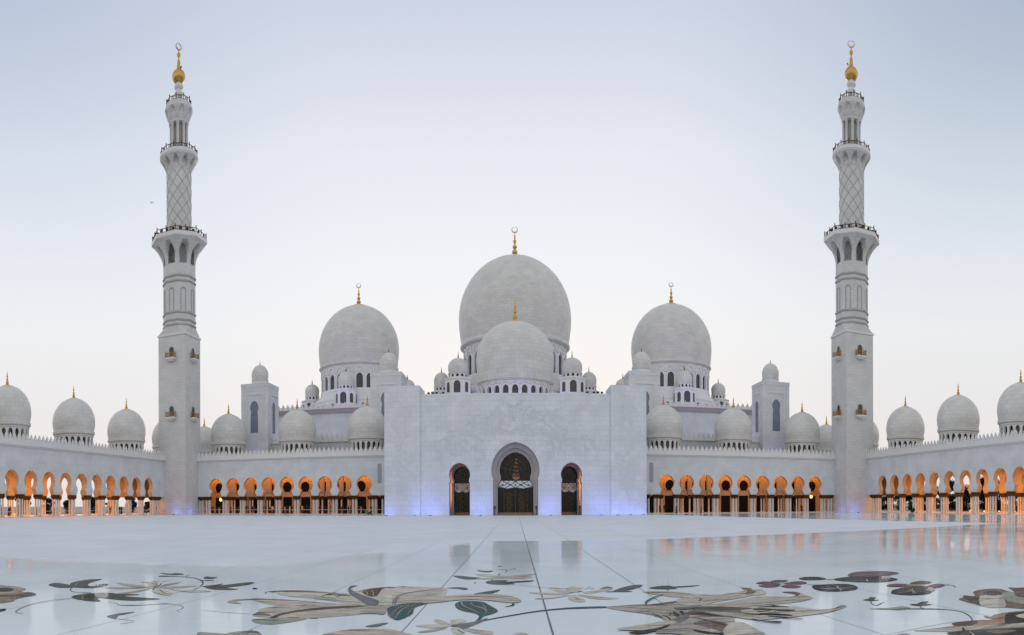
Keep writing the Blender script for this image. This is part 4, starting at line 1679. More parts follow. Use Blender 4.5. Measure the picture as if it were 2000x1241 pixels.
def person_mesh(kind):
    """front faces -Y; z = 0 at the soles"""
    V, E, Rr = [], [], []

    def a(p, r, link=None):
        V.append(p)
        Rr.append(r)
        if link is not None:
            E.append((link, len(V) - 1))
        return len(V) - 1
    H = {'abaya': 1.62, 'pink': 1.6}.get(kind, 1.74)
    k = H / 1.74
    pel = a((0, 0, 0.95 * k), (0.16, 0.12))
    wst = a((0, 0, 1.12 * k), (0.145, 0.105), pel)
    ch = a((0, 0, 1.32 * k), (0.17, 0.115), wst)
    nk = a((0, 0.0, 1.48 * k), 0.06, ch)
    a_h = a((0, -0.01, 1.58 * k), (0.082, 0.095), nk)
    a((0, -0.01, 1.67 * k), (0.078, 0.09), a_h)
    a((0, -0.10, 1.585 * k), 0.016, a_h)       # nose
    for s in (-1, 1):
        sh = a((s * 0.19, 0, 1.41 * k), 0.06, ch)
        el = a((s * 0.26, 0.02, 1.13 * k), 0.046, sh)
        wr = a((s * 0.25, -0.08, 0.90 * k), 0.032, el)
        hand(V, E, Rr, wr, (0, -0.15, -1), s)
    if kind in ('abaya', 'pink', 'kandura'):
        wide = {'abaya': 0.27, 'pink': 0.25, 'kandura': 0.22}[kind]
        h1 = a((0, 0, 0.55 * k), (wide * 0.8, wide * 0.62), pel)
        h2 = a((0, 0, 0.22 * k), (wide * 0.95, wide * 0.75), h1)
        a((0, 0, 0.07), (wide, wide * 0.8), h2)
    else:
        st = 0.16 if kind == 'walker' else 0.04
        for s in (-1, 1):
            hp = a((s * 0.09, 0, 0.85 * k), 0.095, pel)
            kn = a((s * 0.10, -0.03 + s * st * 0.3, 0.48 * k), 0.065, hp)
            an = a((s * 0.10, s * st + 0.03, 0.09), 0.045, kn)
            a((s * 0.11, s * st - 0.12, 0.045), 0.04, an)
    cols = {'abaya': ('black', 'black'), 'pink': ('pink', 'pink'), 'kandura': ('white', 'white'), 'walker': ('navy', 'jean'), 'stander': ('white', 'grey'), 'dark': ('black', 'navy')}[kind]
    mats = [CL[cols[0]], CL[cols[1]], M['skin'], M['hair'] if kind not in ('abaya', 'kandura') else CL[cols[0]]]

    def paint(c):
        if c.z > 1.50 * k:
            if c.y < -0.045 and c.z < 1.65 * k:
                return 2
            return 3
        if c.z > 1.46 * k:
            return 2 if kind not in ('abaya',) else 0
        if c.z < 0.93 * k and abs(c.x) > 0.2 and c.z > 0.7 * k:
            return 2
        return 0 if c.z > 0.92 * k else 1
    return skin_mesh('person', V, E, Rr, paint, mats)


PM = {k: person_mesh(k) for k in ('abaya', 'pink', 'kandura', 'walker', 'stander', 'dark')}


def person(x, y, kind, label, group, rz=None, z=0.10):
    o = bpy.data.objects.new('person', PM[kind])
    C.objects.link(o)
    o.location = (x, y, z)
    o.rotation_euler = (0, 0, rnd.uniform(-PI, PI) if rz is None else rz)
    s = rnd.uniform(0.93, 1.05)
    o.scale = (s, s, s)
    tag(o, label, 'person', group)
    return o


DESC = {'abaya': 'person in a long black robe and headscarf', 'pink': 'person in a long pink dress', 'kandura': 'person in a long white robe', 'walker': 'person in a navy top and jeans',
        'stander': 'person in a white shirt and grey trousers', 'dark': 'person in black shirt and dark trousers'}
wing_people = [(393, 'dark'), (397, 'abaya'), (403, 'stander'), (413, 'abaya'), (416, 'abaya'), (420, 'pink'), (424, 'dark'), (428, 'pink'), (431, 'dark'), (451, 'abaya'), (455, 'abaya'), (463, 'dark'), (466, 'walker'),
               (481, 'dark'), (486, 'abaya'), (489, 'abaya'), (493, 'dark'), (497, 'walker'), (513, 'abaya'), (518, 'dark'), (523, 'abaya'), (527, 'abaya'), (532, 'stander'), (553, 'abaya'), (556, 'stander'), (560, 'dark'),
               (566, 'kandura'), (570, 'dark'), (583, 'abaya'), (587, 'dark'), (590, 'stander'), (594, 'abaya'), (599, 'dark'), (604, 'abaya'), (621, 'abaya'), (625, 'dark'), (629, 'abaya'), (633, 'dark'), (637, 'abaya'), (642, 'abaya'), (645, 'dark'),
               (658, 'dark'), (662, 'abaya'), (668, 'dark'), (671, 'abaya'), (676, 'abaya'), (681, 'dark'), (685, 'abaya'), (700, 'dark'), (705, 'pink'), (709, 'abaya'), (725, 'dark')]
for px, kd in wing_people:
    th = (px - X0) / F
    yy = YW + rnd.choice((1.6, 2.4, 3.2, 4.4))
    person(yy * tan(th), yy, kd, DESC[kd] + ' in the left wing arches', 'crowd under the left wing arches, ' + kd)
for px, kd, d in ((3, 'abaya', 2.0), (17, 'abaya', 3), (20, 'dark', 2), (37, 'dark', 4), (71, 'abaya', 3), (97, 'dark', 3), (105, 'abaya', 3), (131, 'walker', 4), (215, 'dark', 1.5), (224, 'abaya', 1.2), (229, 'abaya', 1.2), (233, 'dark', 1.5), (237, 'abaya', 1.8),
                  (254, 'dark', 1), (273, 'abaya', 1.5), (275, 'dark', 2), (282, 'dark', 1.5), (286, 'abaya', 1.5), (301, 'abaya', 1.6), (307, 'walker', 0.6), (311, 'dark', 1.5)):
    th = (px - X0) / F
    x = -XS - d
    person(x, x / tan(th), kd, DESC[kd] + ' under the long left arcade', 'people under the long left arcade, ' + kd)
for px, kd, d, lab in ((1268, 'abaya', 1.8, 'person in black robe beside the right side of the entrance block'), (1288, 'abaya', 1.6, 'person in black robe in the first arch right of the entrance block'),
                       (1298, 'dark', 2.0, 'person in dark clothes in the first arch right of the entrance block'), (1321, 'abaya', -0.9, 'person in black robe between the first two arches of the right wing'),
                       (1369, 'abaya', -0.9, 'person in black robe at the left foot of the third right wing arch'), (1551, 'dark', 2.5, 'person in dark clothes at the left of the eighth right wing arch'),
                       (1566, 'abaya', 3.0, 'person in black robe at right in the eighth right wing arch'), (1572, 'dark', 2.0, 'person in dark clothes at the right of the eighth right wing arch')):
    th = (px - X0) / F
    yy = YW + d
    person(yy * tan(th), yy, kd, lab, None, z=0.0 if d < 0 else 0.1)


def seated(name, col, x, y, rz, label, sc=1.0):
    V, E, Rr = [], [], []

    def a(p, r, link=None):
        V.append(p)
        Rr.append(r)
        if link is not None:
            E.append((link, len(V) - 1))
        return len(V) - 1
    pel = a((0, 0.1, 0.16), (0.24, 0.18))
    ch = a((0, 0.06, 0.5), (0.17, 0.12), pel)
    nk = a((0, 0.02, 0.68), 0.06, ch)
    hd = a((0, 0.0, 0.78), (0.085, 0.095), nk)
    a((0, 0, 0.87), (0.075, 0.085), hd)
    a((0, -0.09, 0.79), 0.015, hd)
    for s in (-1, 1):
        sh = a((s * 0.19, 0.05, 0.6), 0.06, ch)
        el = a((s * 0.27, -0.05, 0.36), 0.045, sh)
        wr = a((s * 0.16, -0.25, 0.32), 0.032, el)
        hand(V, E, Rr, wr, (-s * 0.4, -1, -0.1), s)
        kn = a((s * 0.2, -0.32, 0.30), 0.10, pel)
        an = a((s * 0.1, -0.42, 0.07), 0.06, kn)
        a((s * 0.12, -0.55, 0.04), 0.04, an)
    me = skin_mesh('person', V, E, Rr, lambda c: 2 if (c.z > 0.72 and c.y < -0.04) else (1 if c.z > 0.7 else 0), [CL[col], CL['black'], M['skin']])
    o = bpy.data.objects.new('person', me)
    C.objects.link(o)
    o.location = (x, y, 0.0)
    o.rotation_euler = (0, 0, rz)
    o.scale = (sc, sc, sc)
    tag(o, label, 'person')


seated('person', 'teal', 119.2 * tan((716 - X0) / F), 119.2, 0.3, 'person in teal clothes sitting on the floor beside the stroller', 1.25)
seated('person', 'black', 70.4, 70.4 / tan((1784 - X0) / F), -1.2, 'person in black sitting at the foot of a column of the right arcade', 1.4)
x, y = 119.0 * tan((722 - X0) / F), 119.0
ST = thing('stroller', 'small dark stroller with a pale handle on the courtyard floor near the left pylon', 'stroller', (x, y, 0))
b = MB()
b.tube([(-0.35, 0, 0.25), (-0.15, 0, 0.3), (0.2, 0, 0.35), (0.35, 0, 0.8)], [0.12, 0.2, 0.2, 0.08], 8)
part('seat', b, CL['black'], ST, world=False)
b = MB()
b.tube([(0.3, 0.2, 0.1), (0.1, 0.2, 0.75), (0.35, 0.2, 1.0), (0.55, 0.2, 0.9)], 0.04, 6)
b.tube([(0.3, -0.2, 0.1), (0.1, -0.2, 0.75), (0.35, -0.2, 1.0), (0.55, -0.2, 0.9)], 0.04, 6)
b.tube([(0.55, -0.2, 0.9), (0.55, 0.2, 0.9)], 0.04, 6)
part('handle', b, M['cream'], ST, world=False)
for dx in (-0.3, 0.35):
    for dy in (-0.22, 0.22):
        b = MB()
        b.tube([(dx + 0.13 * cos(q), dy, 0.14 + 0.13 * sin(q)) for q in [2 * PI * i / 12 for i in range(13)]], 0.025, 5)
        part('wheel', b, M['blackmetal'], ST, world=False)

# ------------------------------------------------------------------ birds


def bird(x, y, z, rz, label, fly):
    b = MB()
    b.tube([(0, 0.22, 0), (0, 0.12, 0.01), (0, 0, 0.03), (0, -0.12, 0.05), (0, -0.17, 0.09), (0, -0.23, 0.09)], [0.015, 0.05, 0.085, 0.06, 0.045, 0.008], 8)
    for s in (-1, 1):
        if fly:
            b.add([(0, -0.08, 0.06), (s * 0.25, -0.12, 0.18), (s * 0.5, 0.0, 0.22), (s * 0.24, 0.06, 0.14), (0, 0.08, 0.05)], [(0, 1, 2, 3, 4)])
        else:
            b.tube([(s * 0.04, 0.0, -0.02), (s * 0.04, -0.02, -0.14)], 0.012, 4)
    o = part('bird', b, M['blackmetal'])
    o.location = (x, y, z)
    o.rotation_euler = (0, 0, rz)
    k_ = 0.75 if fly else 1.7
    o.scale = (k_, k_, k_)
    tag(o, label, 'bird')


bird(-XM + 0.95, YM - 0.5, 96.35, 1.2, 'dark bird perched on the gold ball of the left minaret', False)
bird(XM - 0.95, YM - 0.5, 96.35, -1.0, 'dark bird perched on the gold ball of the right minaret', False)
th = (298 - X0) / F
bird(110 * sin(th), 110 * cos(th), HC + (989 - 396) / F * 110, 0.8, 'tiny dark bird flying in the sky left of the left minaret', True)

# ------------------------------------------------------------------ beyond the arcades
GW = thing('garden_wall', 'low white wall seen through the arches of the left arcade', 'wall', (-118, 88, 0))
b = MB()
b.box(-118.3, -118, 50, 104, 0, 3.4)
part('wall', b, M['whitewash'], GW)
b = MB()
b.box(-118.5, -117.8, 50, 104, 3.4, 3.6)
part('coping', b, M['plain'], GW)


def tree_meshes(seed, h, rw):
    r_ = random.Random(seed)
    tr = MB()
    tr.tube([(0, 0, 0), (0.1, 0.05, h * 0.25), (-0.05, 0.1, h * 0.5), (0.05, 0, h * 0.75)], [0.22, 0.17, 0.12, 0.05], 7)
    cl = []
    for k in range(15):
        a = r_.uniform(0, 2 * PI)
        zz = h * r_.uniform(0.08, 0.88)
        rad = rw * r_.uniform(0.25, 0.85) * (1 - 0.5 * abs(zz / h - 0.5))
        p = (rad * cos(a), rad * sin(a), zz)
        tr.tube([(0, 0, h * 0.2 + 0.45 * (zz - h * 0.2)), (p[0] * 0.6, p[1] * 0.6, zz - 0.3), p], [0.07, 0.045, 0.015], 5)
        cl.append((p, r_.uniform(0.7, 1.35)))
    cr = MB()
    for p, R_ in cl:
        for _ in range(400):
            d = Vector((r_.gauss(0, 1), r_.gauss(0, 1), r_.gauss(0, 0.8)))
            d = d.normalized() * R_ * r_.random() ** 0.45
            c = Vector(p) + d
            e1 = Vector((r_.gauss(0, 1), r_.gauss(0, 1), r_.gauss(0, 1))).normalized() * r_.uniform(0.11, 0.22)
            e2 = e1.orthogonal().normalized() * r_.uniform(0.04, 0.09)
            cr.add([c - e1, c + e2, c + e1, c - e2], [(0, 1, 2, 3)])
    return tr.mesh('trunk', [M['bark']]), cr.mesh('crown', [M['leaf']])


TREES = [tree_meshes(s, h, w_) for s, h, w_ in ((1, 7.4, 3.2), (2, 6.4, 3.4), (3, 8.0, 2.8))]


def tree(i, x, y, rz, sc, label, group):
    t = thing('tree', label, 'tree', (x, y, 0), rz, group)
    t.scale = (sc, sc, sc)
    inst(TREES[i][0], 'trunk', t, (0, 0, 0))
    inst(TREES[i][1], 'crown', t, (0, 0, 0))


for k in range(34):
    tree(k % 3, 99 + 5 * (k % 2) + rnd.uniform(-1, 1), 74 + 3.6 * k + rnd.uniform(-0.8, 0.8), rnd.uniform(0, 6), rnd.uniform(0.85, 1.1), 'dark leafy tree seen through the arches of the right arcade', 'dark trees behind the right arcade')
for k in range(24):
    tree((k + 1) % 3, -100 - 4 * (k % 2), 92 + 4.4 * k + rnd.uniform(-1, 1), rnd.uniform(0, 6), rnd.uniform(0.4, 0.7), 'dark leafy tree seen through the arches of the left arcade', 'dark trees behind the left arcade')

# ------------------------------------------------------------------ stone inlay in the floor (flat pieces on the floor, 3 mm apart)
INL = {}
for nm, col in dict(tan=(0.48, 0.445, 0.375), pale=(0.56, 0.53, 0.46), beige=(0.39, 0.36, 0.305), brown=(0.10, 0.07, 0.05), umber=(0.19, 0.145, 0.11), dark=(0.035, 0.03, 0.028), green=(0.06, 0.075, 0.066),
                    teal=(0.025, 0.075, 0.08), mauve=(0.125, 0.072, 0.082), pad=(0.014, 0.028, 0.032), grey=(0.17, 0.175, 0.19), navy=(0.02, 0.02, 0.04), sage=(0.30, 0.32, 0.26), rust=(0.33, 0.22, 0.16)).items():
    m_, n_, b_ = new_mat('inlay_' + nm)
    tc_ = N(n_, 'ShaderNodeTexCoord')
    no_ = N(n_, 'ShaderNodeTexNoise')
    no_.inputs['Scale'].default_value = 2.2
    no_.inputs['Detail'].default_value = 6
    no_.inputs['Roughness'].default_value = 0.7
    mp_ = N(n_, 'ShaderNodeMapping')
    mp_.inputs['Scale'].default_value = (1.0, 2.2, 1.0)
    n_.links.new(tc_.outputs['Object'], mp_.inputs[0])
    n_.links.new(mp_.outputs[0], no_.inputs['Vector'])
    mr_ = N(n_, 'ShaderNodeMapRange')
    mr_.inputs[1].default_value, mr_.inputs[2].default_value = 0.35, 0.65
    n_.links.new(no_.outputs['Fac'], mr_.inputs[0])
    st_ = N(n_, 'ShaderNodeTexNoise')
    st_.inputs['Scale'].default_value = 1.0
    st_.inputs['Detail'].default_value = 4
    st_.inputs['Distortion'].default_value = 0.5
    ms_ = N(n_, 'ShaderNodeMapping')
    ms_.inputs['Scale'].default_value = (0.9, 6.5, 1.0)
    ms_.inputs['Rotation'].default_value = (0, 0, 0.12)
    n_.links.new(tc_.outputs['Object'], ms_.inputs[0])
    n_.links.new(ms_.outputs[0], st_.inputs['Vector'])
    sr_ = N(n_, 'ShaderNodeMapRange')
    sr_.inputs[1].default_value, sr_.inputs[2].default_value = 0.56, 0.66
    n_.links.new(st_.outputs['Fac'], sr_.inputs[0])
    base_ = mixc(n_, mr_.outputs[0], [c * 0.74 for c in col], [c * 1.18 for c in col])
    n_.links.new(mixc(n_, sr_.outputs[0], base_, [c * 0.42 for c in col] if sum(col) > 0.3 else [c * 2.0 for c in col]), b_.inputs['Base Color'])
    b_.inputs['Roughness'].default_value = 0.06
    b_.inputs['IOR'].default_value = 1.045
    INL[nm] = m_
INL_NAMES = list(INL)


def spline(p, closed, k=4):
    n = len(p)
    o = []
    for i in range(n if closed else n - 1):
        g = (lambda j: p[j % n]) if closed else (lambda j: p[min(max(j, 0), n - 1)])
        a, b, c, d = g(i - 1), g(i), g(i + 1), g(i + 2)
        for s in range(k):
            t = s / k
            o.append(tuple(0.5 * (2 * b[q] + (c[q] - a[q]) * t + (2 * a[q] - 5 * b[q] + 4 * c[q] - d[q]) * t * t + (3 * b[q] - a[q] - 3 * c[q] + d[q]) * t ** 3) for q in (0, 1)))
    if not closed:
        o.append(p[-1])
    return o


class Inlay:
    def __init__(s):
        s.b, s.z = MB(), 0.0045

    def poly(s, col, *c):
        p = spline(list(zip(c[0::2], c[1::2])), True, 3)
        s.z += 0.00015
        s.b.add([(*floor_pt(x, y), s.z) for x, y in p], [list(range(len(p)))], mi=INL_NAMES.index(col))
        return s

    def line(s, col, w, *c):
        p = spline(list(zip(c[0::2], c[1::2])), False, 4)
        q = [floor_pt(x, y) for x, y in p]
        s.z += 0.00015
        n = len(q)
        L, R = [], []
        for i in range(n):
            (x0, y0), (x1, y1) = q[max(i - 1, 0)], q[min(i + 1, n - 1)]
            dx, dy = x1 - x0, y1 - y0
            l = math.hypot(dx, dy) or 1
            # a width given in photo pixels becomes a real width: a lying line looks thinner across than along
            D = math.hypot(*q[i])
            rad = abs((dx * q[i][0] + dy * q[i][1]) / (l * D))
            foresh = HC / D
            wid = w * D / F / max(0.12, sqrt((rad) ** 2 + ((1 - rad * rad)) * foresh ** 2))
            wid *= 1.5 * (0.45 + 0.55 * 1.0) * (0.45 + 0.55 * sin(PI * min(1, max(0, (i + 0.6) / n))))
            L.append((q[i][0] - dy / l * wid / 2, q[i][1] + dx / l * wid / 2, s.z))
            R.append((q[i][0] + dy / l * wid / 2, q[i][1] - dx / l * wid / 2, s.z))
        for i in range(n - 1):
            s.b.add([L[i], R[i], R[i + 1], L[i + 1]], [(0, 1, 2, 3)], mi=INL_NAMES.index(col))
        return s

    def done(s, name, label):
        used = sorted(set(s.b.mi))
        s.b.mi = [used.index(i) for i in s.b.mi]
        return part(name, s.b, [INL[INL_NAMES[i]] for i in used], FLOOR, label=label)


def veins(I, col, cx, cy, rx, ry, n, w=0.8, rot=0.3):
    for k in range(n):
        a = rot + 2 * PI * k / n
        I.line(col, w, cx, cy, cx + rx * 0.45 * cos(a), cy + ry * 0.4 * sin(a) + 0.2, cx + rx * 0.85 * cos(a + 0.2), cy + ry * 0.85 * sin(a + 0.2))


def pad(I, cx, cy, rx, ry, col='pad', seed=1, n=12):
    r_ = random.Random(seed)
    c = []
    for k in range(n):
        a = 2 * PI * k / n
        q = r_.uniform(0.9, 1.06)
        c += [cx + rx * q * cos(a), cy + ry * q * sin(a)]
    I.poly(col, *c)


I = Inlay()
I.poly('rust', -14, 1146, 25, 1146, 48, 1150, 49, 1153, 42, 1157, 62, 1158, 70, 1163, 50, 1167, 30, 1172, 24, 1176, -14, 1178)
I.poly('beige', -12, 1147, 25, 1147, 46, 1150, 47, 1153, 30, 1158, -10, 1160)
I.poly('dark', -12, 1150, 12, 1148.6, 27, 1152, 20, 1156, 6, 1157, -12, 1156)
I.poly('brown', -10, 1163, 30, 1162, 58, 1157.5, 70, 1163, 45, 1167, -8, 1167)
I.line('brown', 1.5, -5, 1172, 15, 1170, 40, 1168)
I.poly('dark', -10, 1193, 5, 1190, 11, 1190, 10, 1193, 0, 1196, -10, 1197)
I.done('flower_inlay', 'brown flower inlaid in the floor at the left edge')

I = Inlay()
I.poly('green', 94, 1143, 105, 1139.5, 118, 1140, 137, 1143, 152, 1144, 140, 1148.5, 118, 1149, 103, 1146.5)
I.poly('green', 137, 1140.5, 150, 1136.5, 170, 1133, 195, 1131.5, 197, 1133, 178, 1138.5, 171, 1142.5, 178, 1146, 200, 1141.5, 211, 1142, 206, 1145, 186, 1149, 165, 1149.5, 140, 1147.5)
I.line('dark', 1.0, 98, 1143.5, 118, 1143.5, 140, 1146, 160, 1147.5)
I.line('tan', 0.9, 145, 1147, 148, 1142.5, 155, 1138)
for q in (184, 190, 196, 201):
    I.line('pale', 1.6, q, 1146.5, q + 3, 1142.5)
I.line('pad', 1.3, 148, 1145, 139, 1150, 137, 1153.5, 143, 1157, 160, 1159, 178, 1159)
I.poly('green', 139, 1167, 150, 1163, 180, 1160, 215, 1159, 232, 1161, 262, 1161.5, 272, 1163, 240, 1165, 275, 1168, 312, 1170.6, 290, 1173, 250, 1174, 210, 1170.5, 195, 1168, 190, 1171, 196, 1175.4, 175, 1175.4, 158, 1173, 145, 1170.5)
I.poly('dark', 162, 1166.5, 172, 1162, 186, 1161, 184, 1168, 172, 1170)
I.line('sage', 0.8, 163, 1172, 160, 1167, 168, 1161.5)
I.poly('sage', 185, 1160, 205, 1159, 212, 1163, 206, 1168.5, 190, 1168)
I.line('pad', 1.2, 139, 1170, 105, 1173, 70, 1179, 45, 1187, 32, 1194, 31, 1197, 38, 1199.3, 44, 1200)
I.done('leaf_inlay', 'dark green leaves with a curling vine inlaid at the left of the floor')

I = Inlay()
I.poly('tan', 226, 1139, 250, 1141, 280, 1144.5, 298, 1147.5, 280, 1149, 245, 1145)
I.poly('tan', 205, 1148, 250, 1148.6, 290, 1148.8, 250, 1151.2, 215, 1150.3)
I.line('umber', 0.8, 208, 1149, 250, 1149.7, 292, 1148.8)
I.poly('beige', 225, 1161, 262, 1155.5, 290, 1150.5, 298, 1149, 285, 1153.5, 255, 1159.5)
I.line('umber', 0.9, 225, 1160.5, 262, 1156.5, 300, 1149)
I.poly('pale', 298, 1152, 312, 1150.8, 327, 1156, 337, 1160, 330, 1164, 315, 1163, 300, 1158)
I.line('brown', 1.0, 298, 1157, 310, 1161, 322, 1163.4)
I.line('dark', 1.5, 311, 1152, 318, 1158, 327, 1161.5)
I.poly('tan', 312, 1148.5, 345, 1146, 385, 1145.6, 360, 1148.4, 330, 1150.4)
I.poly('pale', 325, 1150, 350, 1152.5, 375, 1154, 412, 1155.6, 395, 1157.5, 360, 1157)
I.poly('tan', 305, 1148, 325, 1141.5, 352, 1137.5, 345, 1141, 326, 1145, 312, 1149)
I.line('dark', 1.6, 312, 1147.5, 325, 1143, 340, 1139.6)
I.poly('tan', 275, 1138.5, 302, 1137.3, 308, 1142, 304, 1147, 290, 1145, 288, 1140)
I.line('dark', 1.6, 298, 1154, 301, 1148, 306, 1144)
I.line('dark', 1.4, 303, 1150, 309, 1146, 315, 1140)
I.line('navy', 1.0, 294, 1137.7, 310, 1136.6)
I.line('navy', 1.0, 316, 1137.2, 327, 1135.2)
I.poly('green', 394, 1147, 418, 1143.5, 436, 1141, 428, 1144.5, 460, 1141, 487, 1138.3, 496, 1139.2, 482, 1143.5, 448, 1147.8, 440, 1149)
I.poly('brown', 400, 1148, 425, 1148.6, 465, 1151.8, 440, 1153.2, 415, 1152)
I.line('pad', 1.0, 374, 1155, 384, 1150, 392, 1147.5)
I.line('pad', 2.0, 390, 1146.5, 396, 1141, 394, 1136, 386, 1132, 372, 1129, 340, 1126.6, 310, 1126.4)
I.line('pad', 1.2, 393, 1134.6, 405, 1134.8, 418, 1135)
I.poly('green', 312, 1120.3, 335, 1121.4, 345, 1120.4, 360, 1122.6, 342, 1124, 322, 1122.4)
I.poly('green', 397, 1129.5, 405, 1127, 413, 1128.4, 424, 1128.4, 415, 1131.3, 403, 1131.6)
I.line('navy', 1.0, 361, 1127.5, 366, 1125, 370, 1124)
I.poly('dark', 492, 1150.6, 497, 1149.3, 503, 1150.5, 497, 1152)
I.line('grey', 0.8, 313, 1163, 340, 1159, 362, 1155.5)
I.done('flower_inlay', 'pale five petalled flower with green leaves inlaid at the left of the floor')

I = Inlay()
I.poly('grey', 208, 1205, 222, 1201, 245, 1197.4, 263, 1196.4, 246, 1200.5, 231, 1203.5, 228, 1208, 223, 1210)
I.line('grey', 1.0, 228, 1209.5, 245, 1211.5, 264, 1214)
I.line('grey', 1.0, 234, 1219.5, 250, 1217.5, 262, 1215.5)
I.line('pad', 0.9, 209, 1176.6, 222, 1178, 230, 1181, 233, 1183, 270, 1183.2, 300, 1181.5, 325, 1180.4, 348, 1182.6, 357, 1187, 353, 1191, 345, 1193.4, 351, 1196.6)
I.line('grey', 0.7, 395, 1193, 440, 1197, 490, 1200.5)
I.poly('sage', 387, 1236, 410, 1237, 438, 1239, 452, 1236, 480, 1233.5, 500, 1233.5, 507, 1238, 500, 1243, 395, 1243)
I.line('brown', 1.6, 455, 1241, 475, 1237, 500, 1234.5)
I.line('dark', 1.4, 478, 1240, 486, 1236, 492, 1231)
I.done('leaf_inlay', 'thin grey leaf and hair thin tendrils inlaid at the lower left of the floor')

I = Inlay()
I.poly('sage', 493, 1211, 540, 1208, 600, 1208.5, 570, 1216, 530, 1221, 500, 1218)
I.poly('pale', 540, 1160, 560, 1155, 600, 1153.8, 650, 1158, 690, 1163, 716, 1180, 690, 1181, 640, 1174, 600, 1169, 565, 1166)
I.poly('tan', 497, 1172.6, 560, 1173.5, 620, 1178, 705, 1183, 640, 1186, 580, 1186.6, 540, 1183.5, 515, 1179)
I.poly('beige', 443, 1176.4, 455, 1172.8, 480, 1171.4, 500, 1172, 468, 1173.6, 462, 1176, 471, 1180.4, 452, 1179.2)
I.line('umber', 2.6, 455, 1173, 500, 1171.4, 540, 1172.4, 580, 1174.4, 620, 1178, 655, 1180.6)
I.poly('tan', 493, 1203, 503, 1197, 510, 1190, 530, 1186, 560, 1184.6, 600, 1187, 650, 1185, 710, 1183.6, 742, 1183, 745, 1190, 720, 1199, 660, 1205, 600, 1208.6, 550, 1208.6, 530, 1207, 508, 1206)
I.poly('umber', 492, 1202.4, 504, 1198, 520, 1200, 530, 1204, 520, 1204, 505, 1203)
I.line('brown', 1.5, 500, 1198, 525, 1197, 540, 1194)
I.line('umber', 1.2, 505, 1192, 530, 1188, 560, 1189, 572, 1192)
I.poly('brown', 526, 1207.5, 545, 1200, 580, 1193, 630, 1187, 690, 1184.2, 722, 1184, 690, 1188, 630, 1192, 580, 1197, 550, 1203, 538, 1208)
I.line('umber', 1.0, 575, 1193, 590, 1186, 600, 1179.5)
I.line('brown', 0.9, 560, 1207.5, 585, 1207.5)
I.line('brown', 0.9, 605, 1208.5, 622, 1208.4)
for q in range(6):
    I.line('umber', 0.8, 660 + 14 * q, 1195 - q * 1.5, 668 + 14 * q, 1193.4 - q * 1.5)
I.poly('pale', 688, 1159, 705, 1153, 735, 1149, 790, 1147, 850, 1148.6, 872, 1151, 868, 1164, 850, 1177, 815, 1180.4, 785, 1181, 765, 1183, 735, 1182, 712, 1171)
I.poly('tan', 765, 1165, 800, 1157, 850, 1151, 866, 1153, 860, 1166, 845, 1177, 820, 1180, 780, 1181, 768, 1177)
for q in range(9):
    I.line('umber', 0.9, 785 + 8 * q, 1173 - q * 1.3, 792 + 8 * q, 1171.6 - q * 1.3)
    I.line('beige', 1.1, 790 + 7 * q, 1177 - q * 1.0, 798 + 7 * q, 1175.4 - q * 1.0)
I.poly('brown', 708, 1157, 730, 1151, 762, 1147.4, 746, 1152, 736, 1165, 722, 1166.4, 711, 1161.5)
I.line('tan', 1.0, 718, 1164, 716, 1158, 712, 1157)
I.line('tan', 1.0, 728, 1166, 729, 1160, 726, 1155)
I.line('umber', 2.0, 700, 1158, 716, 1153, 745, 1149.4, 770, 1148.8)
I.poly('grey', 681, 1148.4, 688, 1145.2, 698, 1145.4, 689, 1148, 685, 1152, 700, 1161, 730, 1171.5, 739, 1176, 735, 1183.6, 718, 1182.5, 700, 1172.5, 684, 1161.5, 679.5, 1154)
I.line('umber', 2.4, 766, 1182, 770, 1172, 785, 1162.5, 820, 1156, 862, 1151.4)
I.line('grey', 2.2, 770, 1183, 774, 1173, 780, 1168)
I.line('umber', 1.4, 768, 1149, 782, 1147.6, 798, 1148, 809, 1150)
I.poly('tan', 815, 1172.6, 860, 1167, 900, 1163.4, 950, 1162, 985, 1163.6, 1006, 1168, 1018, 1176, 1000, 1179, 975, 1176.5, 930, 1172.8, 890, 1174, 850, 1178.6, 825, 1179)
I.line('umber', 1.6, 868, 1168.6, 920, 1167, 960, 1168, 990, 1171, 1008, 1175.4)
I.poly('mauve', 872, 1150.2, 890, 1148.4, 905, 1149, 914, 1151.4, 906, 1153, 893, 1150.8)
I.poly('beige', 735, 1184.5, 765, 1183, 775, 1182, 756, 1190, 750, 1201, 730, 1200, 700, 1199)
I.poly('teal', 757, 1190, 770, 1186, 785, 1181.4, 810, 1179, 833, 1180, 816, 1185, 808, 1190, 805, 1200, 790, 1208, 775, 1212.4, 763, 1207, 757, 1198)
I.line('umber', 3.4, 762, 1206, 768, 1197, 782, 1187, 800, 1181.4)
I.line('rust', 2.4, 770, 1211, 777, 1200, 790, 1189, 812, 1183)
I.line('umber', 2.0, 796, 1204, 799, 1196, 806, 1189)
I.line('mauve', 2.2, 757, 1196, 760, 1204, 771, 1211)
I.line('navy', 1.5, 517, 1160.4, 520, 1158, 527, 1157, 538, 1156.8)
I.line('brown', 1.7, 535, 1156.4, 580, 1156, 630, 1158.6, 690, 1164.6)
I.line('navy', 1.6, 625, 1167, 640, 1162.4, 657, 1158)
I.line('navy', 1.4, 636, 1163, 652, 1163.4, 680, 1165)
I.line('navy', 1.5, 655, 1168, 668, 1164, 685, 1166)
for q in range(7):
    I.line('umber', 0.8, 590 + 17 * q, 1163 + q * 1.6, 608 + 17 * q, 1166 + q * 1.7)
    I.line('beige', 1.2, 610 + 13 * q, 1170 + q * 1.2, 640 + 12 * q, 1172 + q * 1.2)
I.done('flower_inlay', 'large beige flower with long curling petals inlaid left of the floor centre')

